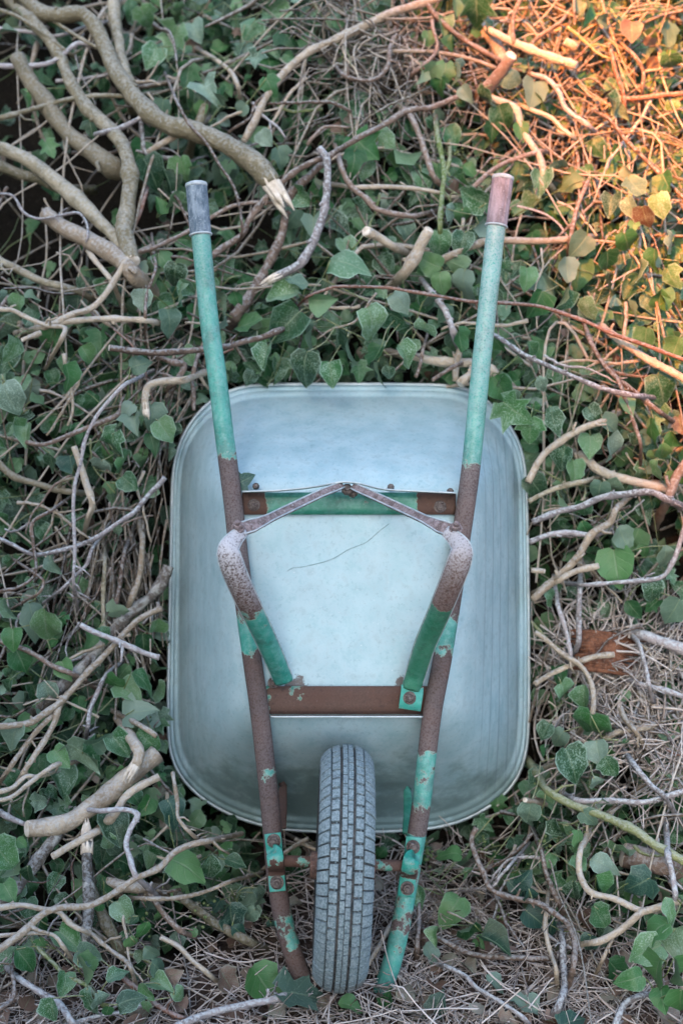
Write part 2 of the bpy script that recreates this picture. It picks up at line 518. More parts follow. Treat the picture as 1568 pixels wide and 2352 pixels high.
M = {}
M['galv'] = mat_galv()
M['rim'] = mat_simple('galvanised_rolled_edge', (0.36, 0.46, 0.48), (0.52, 0.60, 0.62), 40, 0.45, (0.66, 0.70, 0.72), bump=0.15, metal=0.45)
M['paint'] = mat_paint()
M['dark_paint'] = mat_paint('dull_green_paint', (0.014, 0.17, 0.115), (0.085, 0.052, 0.040), 0.2)
M['rust'] = mat_simple('rusty_steel', (0.065, 0.040, 0.034), (0.17, 0.10, 0.072), 70, 0.85, (0.30, 0.28, 0.27), bump=0.5)
M['bolt'] = mat_simple('weathered_bolt_steel', (0.06, 0.048, 0.045), (0.16, 0.14, 0.13), 120, 0.6, (0.33, 0.33, 0.33), bump=0.4, metal=0.35)
M['grip_blue'] = mat_simple('blue_grey_worn_rubber', (0.055, 0.095, 0.135), (0.22, 0.29, 0.345), 110, 0.8, (0.40, 0.46, 0.50), (1, .35, .35), 0.7)
M['grip_mauve'] = mat_simple('mauve_grey_worn_rubber', (0.15, 0.125, 0.14), (0.29, 0.26, 0.30), 95, 0.8, (0.40, 0.38, 0.42), (1, .35, .35), 0.7)
M['grip_rim'] = mat_simple('frosted_grip_rim', (0.27, 0.35, 0.39), (0.46, 0.53, 0.56), 90, 0.7, None, bump=0.3)
M['scratch'] = mat_simple('dark_scratch', (0.20, 0.31, 0.33), (0.28, 0.40, 0.42), 60, 0.7)
M['tread'] = mat_tread()
M['rubber'] = mat_simple('tyre_rubber', (0.020, 0.030, 0.036), (0.085, 0.085, 0.082), 60, 0.8, (0.22, 0.26, 0.28), bump=0.3, speck_amt=0.35)
M['ivy_bark'] = mat_bark('ivy_stem_bark', (0.16, 0.145, 0.090), (0.35, 0.32, 0.23), 0.3)
M['dark_bark'] = mat_bark('dark_mossy_bark', (0.085, 0.082, 0.048), (0.19, 0.17, 0.115), 0.2)
M['pale_bark'] = mat_bark('pale_debarked_wood', (0.255, 0.210, 0.150), (0.465, 0.405, 0.31), 0.4)
M['brown_bark'] = mat_bark('brown_twig_bark', (0.085, 0.062, 0.048), (0.22, 0.165, 0.13), 0.4)
M['red_bark'] = mat_bark('reddish_twig_bark', (0.12, 0.060, 0.042), (0.24, 0.14, 0.105), 0.35)
M['grey_bark'] = mat_bark('grey_frosted_bark', (0.15, 0.14, 0.14), (0.36, 0.335, 0.335), 0.8)
M['lichen_bark'] = mat_bark('lichen_covered_bark', (0.075, 0.068, 0.058), (0.15, 0.13, 0.11), 0.35, lichen=(0.34, 0.35, 0.32))
M['green_bark'] = mat_bark('green_ivy_stem', (0.11, 0.17, 0.055), (0.24, 0.27, 0.13), 0.3)
M['cut'] = mat_simple('fresh_cut_wood', (0.50, 0.44, 0.34), (0.72, 0.68, 0.60), 70, 0.8, None, bump=0.4)
M['rotten'] = mat_simple('rotten_red_wood', (0.085, 0.034, 0.018), (0.22, 0.095, 0.050), 30, 0.9, (0.30, 0.24, 0.20), (3, 3, .5), 0.8)
M['leaf'] = mat_leaf('ivy_leaf', [(0.0, (0.006, 0.036, 0.012)), (0.35, (0.013, 0.078, 0.022)), (0.62, (0.030, 0.130, 0.040)), (0.82, (0.078, 0.180, 0.068)), (1.0, (0.12, 0.235, 0.115))], 0.85)
M['young_leaf'] = mat_leaf('bright_ivy_leaf', [(0.0, (0.026, 0.120, 0.030)), (0.5, (0.050, 0.165, 0.050)), (1.0, (0.095, 0.215, 0.080))], 0.55)
M['pale_leaf'] = mat_leaf('frosted_pale_leaf', [(0.0, (0.065, 0.135, 0.090)), (0.5, (0.11, 0.19, 0.135)), (1.0, (0.17, 0.255, 0.20))], 0.8)
M['dead_leaf'] = mat_leaf('dead_brown_leaf', [(0.0, (0.075, 0.040, 0.026)), (0.5, (0.15, 0.095, 0.07)), (1.0, (0.23, 0.17, 0.145))], 0.5)
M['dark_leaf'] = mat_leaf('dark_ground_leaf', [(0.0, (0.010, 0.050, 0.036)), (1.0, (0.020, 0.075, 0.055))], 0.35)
M['straw'] = mat_strand('dry_straw', [(0.0, (0.16, 0.125, 0.10)), (0.4, (0.37, 0.305, 0.26)), (0.75, (0.55, 0.48, 0.42)), (1.0, (0.66, 0.60, 0.56))], .5)
M['twig'] = mat_strand('thin_twig', [(0.0, (0.050, 0.038, 0.028)), (0.4, (0.13, 0.103, 0.075)), (0.75, (0.24, 0.20, 0.15)), (1.0, (0.34, 0.30, 0.24))])
M['vine'] = mat_strand('trailing_vine_bark', [(0.0, (0.10, 0.082, 0.055)), (0.5, (0.24, 0.205, 0.15)), (1.0, (0.40, 0.35, 0.28))], .4)
M['stem'] = mat_strand('thin_green_stem', [(0.0, (0.055, 0.095, 0.030)), (0.5, (0.11, 0.16, 0.055)), (1.0, (0.21, 0.24, 0.12))], 0.2)
M['berry'] = mat_simple('green_ivy_berry', (0.07, 0.12, 0.04), (0.18, 0.24, 0.10), 200, 0.6, None, bump=0.2)
M['ground'] = mat_ground()

# ------------------------------------------------------------------ ground with the bank under the heap
def build_ground():
    xs = np.concatenate([[-260, -120, -50, -20, -9, -5, -3.5], np.linspace(-2.6, 2.6, 174), [3.5, 5, 9, 20, 50, 120, 260]])
    ys = np.concatenate([[-260, -120, -50, -20, -9, -5, -3.2], np.linspace(-2.2, 3.6, 194), [4.2, 5, 6, 7, 9, 20, 50, 120, 260]])
    X, Y = np.meshgrid(xs, ys)
    H = heap(X, Y)
    depth = np.clip(H * 1.6, 0, 0.22)
    for (px, py, r, dd) in ((150, 290, .26, .34), (260, 430, .20, .25), (60, 480, .2, .2), (330, 1250, .14, .15), (600, 420, .14, .12)):
        q = hit([px], [py])[0]
        depth = depth + dd * np.exp(-((X - q[0]) ** 2 + (Y - q[1]) ** 2) / r ** 2)
    Z = H - depth + 0.012 * (vnoise(X * 14, Y * 14, 8) - 0.5) + 0.03 * (vnoise(X * 4, Y * 4, 9) - 0.5) * np.clip(H * 3 + 0.25, 0, 1)
    Z = np.where((np.abs(X) > 3) | (Y < -2.5) | (Y > 7), Z * 0 + H * (np.abs(X) < 8), Z)
    w = np.clip((5.5 - np.abs(X)) / 2.5, 0, 1)
    Z = Z * w - 0.012
    v = np.stack([X, Y, Z], -1).reshape(-1, 3)
    nx = len(xs)
    i = np.arange(len(ys) - 1)[:, None] * nx; j = np.arange(nx - 1)[None, :]
    f = np.stack([i + j, i + j + 1, i + nx + j + 1, i + nx + j], -1).reshape(-1, 4)
    o = link('ground', mesh_np('ground', v, f, M['ground'], True, {'gap_shade': np.clip((H - .05) * 5, 0, 1).ravel()}))
    tag(o, kind='structure')
build_ground()

# ------------------------------------------------------------------ the wheelbarrow
BASE = np.array((0.004, 0.03, 0.0))
barrow = empty('wheelbarrow', BASE)
tag(barrow, 'old galvanised wheelbarrow with chipped green tubes stood on its wheel against the cut ivy', 'wheelbarrow')

def part(mb, name, mat, parent=None, smooth=True):
    return mb.build(name, mat, parent if parent is not None else barrow, BASE, smooth)

def ang(pts, c, th):
    """radius of a star-shaped outline as a function of angle"""
    q = np.asarray(pts, float) - c
    a = np.arctan2(q[:, 1], q[:, 0]); r = np.hypot(q[:, 0], q[:, 1])
    o = np.argsort(a); a = a[o]; r = r[o]
    return np.interp(th, np.concatenate([a - 2 * math.pi, a, a + 2 * math.pi]), np.tile(r, 3))

def dense(pts, n=14):
    pts = np.asarray(pts, float)
    P = np.vstack([pts[-1], pts, pts[0], pts[1]])
    return np.vstack([catmull(P[i - 1:i + 3], n=n)[n:2 * n] for i in range(1, len(P) - 2)])

RIM_W, PANEL_W = -0.285, -0.020
rim_px = [(570, 888), (640, 885), (800, 884), (960, 885), (1050, 889), (1092, 904), (1132, 935), (1168, 978), (1194, 1030), (1204, 1085), (1208, 1200),
          (1211, 1400), (1212, 1600), (1209, 1700), (1197, 1762), (1168, 1812), (1105, 1862), (1040, 1890), (970, 1903), (880, 1908), (800, 1909),
          (720, 1908), (645, 1902), (585, 1889), (522, 1866), (460, 1828), (416, 1782), (393, 1728), (388, 1640), (390, 1500), (394, 1300), (398, 1110),
          (406, 1045), (430, 985), (470, 934), (520, 902)]
pan_px = [(560, 1120), (800, 1108), (1050, 1120), (1078, 1150), (1072, 1300), (1050, 1480), (1025, 1600), (995, 1640), (940, 1655), (800, 1660),
          (670, 1655), (600, 1640), (572, 1600), (552, 1480), (536, 1300), (530, 1150)]
def to_uv(pts, w):
    q = np.array([fp(a, b, w) for a, b in pts]); u, v, _ = uvw(q)
    return np.stack([u, v], -1)
CC = np.array(to_uv([(800, 1400)], -0.1)[0])
NTH = 160
TH = np.linspace(-math.pi, math.pi, NTH, endpoint=False)
r_rim = ang(dense(to_uv(rim_px, RIM_W)), CC, TH)
r_pan = ang(dense(to_uv(pan_px, PANEL_W)), CC, TH)
def smooth_circ(r, k):
    for _ in range(k): r = (np.roll(r, 1) + 2 * r + np.roll(r, -1)) / 4
    return r
r_rim = smooth_circ(r_rim, 2); r_pan = smooth_circ(r_pan, 3)
def loc3(u, v, w): return ORG + u[..., None] * RIGHT + v[..., None] * AV + w[..., None] * AW if hasattr(w, '__len__') else ORG + u[..., None] * RIGHT + v[..., None] * AV + w * AW
# profile of the wall: (fraction from panel to rim, fraction of depth, extra)
PROF = [(-0.55, 0, 0), (-0.30, 0.0, 0), (-0.12, 0.004, 0), (-0.03, 0.016, 0), (0.05, 0.045, 0), (0.13, 0.098, 0), (0.22, 0.18, 0), (0.32, 0.29, 0), (0.44, 0.43, 0), (0.56, 0.57, 0),
        (0.68, 0.71, 0), (0.78, 0.815, 0), (0.855, 0.895, 0), (0.895, 0.935, 0), (0.915, 0.945, 0.004), (0.935, 0.962, 0.0), (0.955, 0.972, 0.001), (0.972, 0.978, 0.004), (0.99, 0.992, 0.0), (1.0, 1.0, 0.0)]
rings = []
for s, g, e in PROF:
    rad = r_pan * (1 + s) if s < 0 else r_pan + (r_rim - r_pan) * s
    u = CC[0] + rad * np.cos(TH); v = CC[1] + rad * np.sin(TH)
    w = np.full(NTH, PANEL_W + (RIM_W - PANEL_W) * g + e)
    rings.append(loc3(u, v, w))
tv = [ORG + CC[0] * RIGHT + CC[1] * AV + PANEL_W * AW]
for q in rings: tv.extend(q)
tf = [(0, 1 + (k + 1) % NTH, 1 + k)[::-1] for k in range(NTH)]
for i in range(len(rings) - 1):
    for k in range(NTH):
        k2 = (k + 1) % NTH; a = 1 + i * NTH; b = a + NTH
        tf.append((a + k, a + k2, b + k2, b + k)[::-1])
tv = np.array(tv)
X_, Y_ = pix(tv)
mud_and_shade = np.clip((Y_ - 1655) / 150, 0, 1) * 0.70 * (1 - 0.15 * np.clip(np.abs(X_ - 790) / 420, 0, 1))  # mud, with shade of the lower slope painted in
mud_and_shade += 0.10 * (X_ < 520) * np.clip((520 - X_) / 60, 0, 1)
rustf = 0.80 * np.exp(-((Y_ - 1572) / 10) ** 2) * ((X_ > 610) & (X_ < 960)) + 0.45 * np.exp(-((Y_ - 1190) / 9) ** 2) * ((X_ > 840) & (X_ < 960))
lines = np.clip((X_ - 1085) / 40, 0, 1) * 0.5 * (Y_ > 1000) + 0.25 * np.clip((470 - X_) / 40, 0, 1)
tray_me = mesh_np('tray', tv - BASE, [tuple(t) for t in tf], M['galv'], True, {'mud_and_shade': mud_and_shade, 'paint': rustf, 'lines': lines, 'side': np.clip((np.abs(X_ - 800) - 250) / 90, 0, 1)})
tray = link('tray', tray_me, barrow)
sol = tray.modifiers.new('sheet', 'SOLIDIFY'); sol.thickness = 0.0014; sol.offset = -1
rim_path = loc3(CC[0] + (r_rim + 0.001) * np.cos(TH), CC[1] + (r_rim + 0.001) * np.sin(TH), np.full(NTH, RIM_W - 0.001))
mb = MB()
v, f = tube_arr(np.vstack([rim_path, rim_path[:2]]), 0.0034, 8)
mb.add(v, [tuple(q) for q in f.tolist()])
part(mb, 'rolled_edge', M['rim'], tray)
# thin scratch in the panel sheet
sc = catmull([fp(a, b, PANEL_W + 0.0006) for a, b in [(660, 1312), (672, 1304), (700, 1301), (760, 1285), (800, 1262), (840, 1246), (868, 1222), (893, 1203)]], 0.006)
mb = MB(); add_tube(mb, sc, 0.0003 + 0.0004 * RNG.random(len(sc)), 5); part(mb, 'scratch', M['scratch'], tray)

# --- the two long tubes
def interp_paint(ys, table):
    return np.interp(ys, [t[0] for t in table], [t[1] for t in table])
TR = 0.0158
def long_tube(px, table, ftable, name_label):
    P = [fp(a, b, w) for a, b, w in px]
    path = catmull(P, 0.006)
    y = pix(path)[1]
    mb = MB()
    v, f = tube_arr(path, TR, 20)
    paint = np.repeat(interp_paint(y, table), 20); frost = np.repeat(interp_paint(y, ftable), 20)
    me = mesh_np('handle_tube', v - BASE, [tuple(q) for q in f.tolist()], M['paint'], True, {'paint': paint, 'frost': frost})
    o = link('handle_tube', me, barrow); o['label'] = name_label
    return o, path
ltab = [(500, 1), (985, .95), (1035, .5), (1085, 0), (1385, 0), (1425, .6), (1450, .9), (1480, .75), (1500, .45), (1525, 0), (1725, 0.02), (1762, .40), (1800, .40), (1825, 0.03),
        (1900, 0.1), (2070, .15), (2110, .52), (2150, .5), (2190, .18), (2300, .02)]
rtab = [(480, 1), (1010, .95), (1062, .5), (1112, 0), (1390, 0), (1430, .7), (1455, .9), (1485, .7), (1505, .4), (1530, 0), (1690, 0.02), (1722, .45), (1745, .72), (1835, .68), (1860, .35), (1885, .0),
        (1905, .1), (1925, .70), (2050, .62), (2090, .66), (2125, .48), (2160, .66), (2300, .72)]
lft = [(500, .3), (700, .18), (1000, .1), (1100, .15), (1200, .2), (1500, .05), (1700, .12), (2300, .08)]
rft = [(500, .55), (800, .4), (1000, .22), (1100, .18), (1500, .08), (1700, .15), (2300, .1)]
left_px = [(461, 536), (481, 738), (497, 850), (511, 963), (522, 1050), (536, 1160), (549, 1280), (565, 1410), (583, 1540), (597, 1640), (615, 1800), (626, 1915), (632, 1990), (641, 2062), (654, 2125), (674, 2194), (694, 2246), (706, 2275)]
right_px = [(1139, 516), (1115, 738), (1103, 850), (1092, 963), (1079, 1088), (1063, 1201), (1038, 1370), (1014, 1520), (994, 1626), (981, 1726), (968, 1839), (957, 1914), (944, 1990), (931, 2064), (917, 2139), (901, 2206), (884, 2256), (874, 2278)]
addw = lambda L: [(a, b, -0.0 if b < 2200 else -0.012 * (b - 2200) / 60) for a, b in L]
lt, lpath = long_tube(addw(left_px), ltab, lft, 'left long tube, green above and mostly rusty brown below')
rt, rpath = long_tube(addw(right_px), rtab, rft, 'right long tube, frosty green above with a green painted foot')
# nose bar joining the tubes behind the wheel, half buried in the straw
nose = catmull([lpath[-1], lpath[-1] * .8 + rpath[-1] * .2 + np.array((0, .02, -.012)), (lpath[-1] + rpath[-1]) / 2 + np.array((0, .028, -.016)), lpath[-1] * .2 + rpath[-1] * .8 + np.array((0, .02, -.012)), rpath[-1]], 0.008)
mb = MB(); add_tube(mb, nose, TR, 16, 0.1); part(mb, 'nose_bar', M['dark_paint'])

def grip(top, path, mat, lab):
    """ribbed rubber sleeve with a flange at both ends"""
    a = fp(top[0], top[1], 0.0)
    d = path[2] - path[0]; d /= np.linalg.norm(d)
    b = path[0] + d * 0.006
    sides = 64
    ridge = 1 + 0.035 * np.maximum(np.sign(np.cos(np.arange(sides) / sides * 2 * math.pi * 12)), -0.4)
    n = b - a; L = np.linalg.norm(n); n /= L
    ts = np.linspace(0.010, L - 0.004, 18)
    mb = MB(); add_tube(mb, [a + n * t for t in ts], 0.0172, sides, 0, True, ridge)
    g = part(mb, 'grip', mat); g['label'] = lab
    mb = MB()
    lathe(mb, a + n * 0.010, -n, [(0.0176, -.002), (0.0186, 0.0), (0.0186, 0.002), (0.0180, 0.0045), (0.0145, 0.0062), (0, 0.007)], 40)
    part(mb, 'end_cap', M['grip_rim'], g)
    mb = MB()
    lathe(mb, b - n * 0.006, n, [(0.0166, 0), (0.0190, 0.001), (0.0196, 0.002), (0.0192, 0.0035), (0.0162, 0.0045)], 40)
    part(mb, 'flange', M['grip_rim'], g)
grip((450, 414), lpath, M['grip_blue'], 'blue grey worn rubber grip')
grip((1156, 398), rpath, M['grip_mauve'], 'mauve grey worn rubber grip')

# --- cross bars bolted to the tray
def cross_bar(name, y0, y1, xs, w, table, mat, lab):
    c = [(x, (y0 + y1) / 2) for x in np.linspace(xs[0], xs[1], 60)]
    path = np.array([fp(a, b, w) for a, b in c])
    h = np.linalg.norm(fp(800, y0, w) - fp(800, y1, w))
    mb = MB()
    a = interp_paint(np.array([q[0] for q in c]), table)
    prof = [(-h / 2, -.0015), (-h / 6, -.0015), (h / 6, -.0015), (h / 2, -.0015), (h / 2, .0015), (h / 6, .0017), (-h / 6, .0017), (-h / 2, .0015)]
    add_sweep(mb, path, prof, AW, a)
    o = part(mb, name, mat); o['label'] = lab
    return o
up = cross_bar('cross_bar', 1131, 1182, (556, 1046), -0.0145, [(556, 0), (602, .15), (618, .85), (700, .8), (950, .8), (962, .25), (985, .05), (1046, .05)], M['dark_paint'], 'upper cross bar, green in the middle and rusty at both ends')
lp = catmull([fp(a, b, w) for a, b, w in [(558, 1130, .0), (640, 1127, .002), (720, 1119, .008), (775, 1109, .016), (800, 1108, .016), (830, 1112, .014), (880, 1124, .004), (960, 1129, .001), (1046, 1133, .0)]], 0.008)
mb = MB(); add_sweep(mb, lp, flat(0.0022, 0.022, .0006), AW, 0.62)
part(mb, 'bent_lip', M['dark_paint'], up)
mb = MB(); add_tube(mb, lp + AW * 0.0115, 0.0016, 6); part(mb, 'lip_edge', M['rim'], up)
lo = cross_bar('cross_bar', 1576, 1640, (604, 985), -0.0145, [(604, .5), (625, .42), (640, .15), (690, .42), (700, .1), (985, .05)], M['dark_paint'], 'lower cross bar, rusted brown')
ll = np.array([fp(x, 1645, -0.006) for x in np.linspace(622, 972, 40)])
mb = MB(); add_sweep(mb, ll, flat(0.003, 0.018, .0007), AW, 0.0); part(mb, 'bent_lip', M['rust'], lo)
mb = MB(); add_tube(mb, ll + AW * 0.0098, 0.0019, 6); part(mb, 'lip_edge', M['rim'], lo)
for par, x, y in ((up, 583, 1160), (up, 1010, 1164)):
    mb = MB(); add_bolt(mb, fp(x, y, -0.0128), AW, 0.0078, 0.005, rot=.3); part(mb, 'bolt', M['bolt'], par, False)
# stiff leaf tip caught behind the bar is a separate thing, see below

# --- legs: bent flattened tube, standing out towards the viewer
W_ = 0.034
leg_prof = [(-W_ / 2, -.009), (-W_ / 2 + .002, -.011), (-W_ / 2 + .0035, -.009), (-W_ * .44, .001), (-W_ * .28, .0062), (-W_ * .1, .0085), (W_ * .1, .0085), (W_ * .28, .0062), (W_ * .44, .001),
            (W_ / 2 - .0035, -.009), (W_ / 2 - .002, -.011), (W_ / 2, -.009), (W_ * .5, .001), (W_ * .40, .0075), (W_ * .2, .0115), (0, .012), (-W_ * .2, .0115), (-W_ * .40, .0075), (-W_ * .5, .001)]
leg_prof = leg_prof[:12] + leg_prof[12:]
def leg(px, table, ftable, sgn, lab):
    path = catmull([fp(a, b, w) for a, b, w in px], 0.005)
    y = pix(path)[1]
    k = len(path)
    T = np.gradient(path, axis=0); T /= np.linalg.norm(T, axis=1)[:, None]
    ref = AW - T * (T @ AW)[:, None]
    # over the foot the outside of the bend keeps facing the viewer
    ref = ref + np.array((0, -0.25, -0.1)); ref /= np.linalg.norm(ref, axis=1)[:, None]
    t = np.linspace(0, 1, k)
    sx = np.interp(t, [0, .05, .5, .8, .86, .93, 1], [.92, .95, 1.0, 1.06, 1.0, .72, .48])
    sy = np.interp(t, [0, .1, .78, .88, .94, 1], [.6, 1, 1, .7, .3, .22])
    mb = MB()
    add_sweep(mb, path, leg_prof, ref, 0, np.stack([sx, sy], -1))
    m = len(leg_prof)
    me = mesh_np('leg', np.array(mb.v) - BASE, mb.f, M['paint' if sgn < 0 else 'leg_paint'], True,
                 {'paint': np.repeat(interp_paint(y, table), m), 'frost': np.repeat(interp_paint(y, ftable), m)})
    o = link('leg', me, barrow); o['label'] = lab
    S_ = np.cross(T, ref); S_ /= np.linalg.norm(S_, axis=1)[:, None]; O_ = np.cross(S_, T)
    mb = MB()
    for q in (-1, 1):
        add_tube(mb, (path + S_ * (q * W_ * .5 * sx)[:, None] + O_ * (.001 * sy)[:, None])[3:], .0011, 6)
    part(mb, 'frosted_edge', M['grip_rim'], o)
    return o, path
M['leg_paint'] = mat_paint('dark_green_leg_paint', (0.010, 0.155, 0.085), (0.10, 0.066, 0.058), 0.12)
lleg, p1 = leg([(652, 1566, .004), (640, 1535, .022), (616, 1480, .075), (590, 1425, .13), (563, 1370, .175), (541, 1320, .205), (527, 1280, .222), (526, 1258, .222), (541, 1236, .212), (562, 1218, .196)],
               [(1210, 0), (1365, 0.0), (1388, .35), (1410, .6), (1440, .8), (1600, .85)], [(1200, 1.0), (1290, .95), (1350, .6), (1390, .25), (1420, 0.05), (1600, .05)], -1, 'left leg, frosted brown at the foot and green below')
rleg, p2 = leg([(944, 1582, .006), (957, 1538, .022), (976, 1480, .075), (1000, 1425, .13), (1023, 1370, .175), (1043, 1320, .205), (1057, 1280, .222), (1058, 1258, .222), (1044, 1238, .212), (1022, 1220, .196)],
               [(1210, 0), (1380, 0.02), (1388, .5), (1394, .92), (1600, 1)], [(1200, 1.0), (1270, .7), (1340, .25), (1390, .12), (1420, 0.05), (1600, .05)], 1, 'right leg, frosted brown at the foot and dark green below')
pl = np.array([fp(a, b, .0075) for a, b in [(947, 1574), (946, 1590), (943, 1610), (940, 1630)]])
mb = MB(); add_sweep(mb, pl, flat(0.0365, 0.004, .001), AW, 0.66); part(mb, 'foot_plate', M['paint'], rleg)
mb = MB(); add_bolt(mb, fp(940, 1603, .0098), AW, 0.008, 0.006); part(mb, 'bolt', M['bolt'], rleg, False)
mb = MB(); add_bolt(mb, fp(628, 1568, -.012), AW, 0.007, 0.004); part(mb, 'bolt', M['bolt'], lo, False)

# --- flat stays from the feet back to the upper cross bar
def stay(px, lab):
    path = catmull([fp(a, b, w) for a, b, w in px], 0.006)
    k = len(path); t = np.linspace(0, 1, k)
    T = np.gradient(path, axis=0); T /= np.linalg.norm(T, axis=1)[:, None]
    ref = np.array((0, -0.75, 0.66)); ref = ref - T * (T @ ref)[:, None]; ref /= np.linalg.norm(ref, axis=1)[:, None]
    sx = np.interp(t, [0, .12, .2, .3, .95, 1], [1.5, 1.6, 1.25, 1.0, .95, .8])
    mb = MB(); add_sweep(mb, path, flat(0.0135, 0.0065, .0012), ref, 0.02, np.stack([sx, np.ones(k)], -1))
    o = part(mb, 'stay', M['frosted_steel']); o['label'] = lab
    mb = MB()
    for s in (-1, 1):
        side = np.cross(T, ref)
        add_tube(mb, path + side * (0.0062 * sx)[:, None] * s + ref * 0.0034, 0.0013, 6)
    part(mb, 'frosted_edge', M['grip_rim'], o)
    return o, path
M['frosted_steel'] = mat_simple('frosted_brown_steel', (0.10, 0.075, 0.072), (0.26, 0.22, 0.23), 110, 0.8, (0.46, 0.48, 0.50), bump=0.5)
ls, sp1 = stay([(541, 1219, .200), (575, 1209, .188), (602, 1199, .172), (650, 1176, .125), (700, 1152, .08), (745, 1131, .045), (786, 1115, .020)], 'left flat stay with frosted edges')
rs, sp2 = stay([(1050, 1221, .200), (1016, 1212, .188), (990, 1201, .172), (945, 1180, .125), (900, 1159, .08), (855, 1138, .045), (810, 1118, .020)], 'right flat stay with frosted edges')
for par, x, y, w in ((ls, 547, 1211, .204), (rs, 1046, 1214, .204)):
    mb = MB(); n = np.array((0, -.55, .83)); c = fp(x, y, w)
    lathe(mb, c - n * .003, n, [(.010, 0), (.0102, .003), (.0095, .0042), (.006, .0044)], 18)
    lathe(mb, c + n * .001, n, [(.0075, 0), (.0078, .002), (.0075, .008), (.006, .0092)], 6)
    lathe(mb, c + n * .009, n, [(.0042, 0), (.0042, .006), (.003, .0075), (0, .0078)], 10)
    part(mb, 'bolt', M['frosted_steel'], par, False)
mb = MB(); c = fp(797, 1121, .020); n = np.array((0, -.7, .7))
lathe(mb, c - n * .01, n, [(.0095, 0), (.010, .003), (.009, .008), (.006, .010), (.005, .013), (0, .0135)], 8); part(mb, 'bolt', M['bolt'], up, False)
mb = MB(); c = fp(810, 1128, .012); lathe(mb, c - n * .01, n, [(.0085, 0), (.0085, .006), (.006, .009), (0, .0092)], 6); part(mb, 'bolt', M['bolt'], up, False)
# small studs left over above the bar
for x, y in ((588, 1117), (897, 1119), (1033, 1129)):
    mb = MB(); lathe(mb, fp(x, y, -.014), AW, [(.006, 0), (.006, .004), (.0035, .006), (.0033, .013), (0, .0135)], 8); part(mb, 'stud', M['bolt'], up, False)

# --- flat straps holding the tray nose to the tubes
for px0, px1, y0, y1, pa, lab in ((640, 659, 1803, 1902, 0.05, 'rusty brown tray strap'), (926, 945, 1814, 1915, .8, 'green tray strap')):
    path = catmull([fp((px0 + px1) / 2, y0, -.150), fp((px0 + px1) / 2, y0 + 6, -.135), fp((px0 + px1) / 2, (y0 + y1) / 2, -.085), fp((px0 + px1) / 2 - 2, y1, -.03)], 0.008)
    mb = MB(); add_sweep(mb, path, flat((px1 - px0) / 1330, .004, .001), np.array((0, -.9, .3)), pa)
    o = part(mb, 'tray_strap', M['dark_paint']); o['label'] = lab

# --- axle and its clamps
mb = MB(); add_tube(mb, [fp(632, 1977, .030), fp(700, 1979, .030), fp(790, 1983, .030), fp(870, 1987, .030), fp(948, 1989, .030)], .0092, 16, [.1, .45, .6, .5, .1]); part(mb, 'axle', M['dark_paint'])
def clamp(px, table, lab, bolts):
    path = np.vstack([catmull([fp(*q) for q in px], 0.003)])
    y = pix(path)[1]
    mb = MB(); add_sweep(mb, path, flat(0.0268, .0042, .0011), AW, interp_paint(y, table))
    o = part(mb, 'axle_clamp', M['paint']); o['label'] = lab
    for x, y in bolts:
        mb = MB(); add_bolt(mb, fp(x, y, .0195), AW, .0085, .0062, rot=.5); part(mb, 'bolt', M['bolt'], o, False)
    return o
clamp([(626, 1914, .0175), (628, 1930, .0175), (630, 1950, .0175), (631, 1956, .022), (631, 1961, .036), (632, 1970, .0425), (633, 1984, .0425), (634, 1994, .034), (635, 1999, .022), (635, 2006, .0175), (636, 2025, .0175), (638, 2047, .0175)],
      [(1900, .78), (1960, .75), (1985, .45), (2000, .1), (2012, .7), (2050, .72)], 'left axle clamp, green with a rusty fold', [(629, 1931), (636, 2027)])
clamp([(951, 1922, .0175), (949, 1942, .0175), (947, 1961, .0175), (946, 1967, .022), (945, 1972, .036), (943, 1981, .0425), (940, 1996, .0425), (938, 2005, .034), (937, 2010, .022), (936, 2017, .0175), (934, 2036, .0175), (931, 2059, .0175)],
      [(1900, .8), (1975, .85), (2000, .6), (2011, .25), (2020, .8), (2060, .8)], 'right axle clamp, mostly green', [(948, 1945), (935, 2040)])

# --- wheel
WC = fp(787, 1987, .030)
WC[2] = 0.193
ROLL = R(2.6)
AX = np.array((math.cos(ROLL), 0, -math.sin(ROLL))); WY = np.array((0, 1.0, 0)); WZ = np.cross(AX, WY)
WRAD, HALF, CROWN = 0.195, 0.0435, 0.046
def tyre_pt(phi, al, h=0.0):
    """phi across the tyre, al round it"""
    s = math.sin(phi); c = math.cos(phi)
    x = HALF * math.copysign(abs(s) ** 0.92, s) * (1 + h / CROWN)
    r = WRAD - 0.0045 - CROWN + (CROWN + h) * (math.copysign(abs(c) ** 0.82, c))
    return WC + AX * x + (WY * math.cos(al) + WZ * math.sin(al)) * r
wheel_e = MB()
NA, NP = 120, 29
phis = np.linspace(R(-128), R(128), NP)
v = [tyre_pt(p, 2 * math.pi * i / NA) for i in range(NA) for p in phis]
f = [(i * NP + j, i * NP + j + 1, ((i + 1) % NA) * NP + j + 1, ((i + 1) % NA) * NP + j)[::-1] for i in range(NA) for j in range(NP - 1)]
wheel_e.add(v, f)
wheel = part(wheel_e, 'wheel', M['rubber'])
tr = MB()
PITCHES = 60
rows = [(-74, -33, 0.0, .90), (-29, -14, .5, .85), (-8.4, -0.5, .15, .94), (.5, 8.4, .65, .94), (14, 29, 0.05, .85), (33, 74, .45, .90)]
rb = random.Random(3)
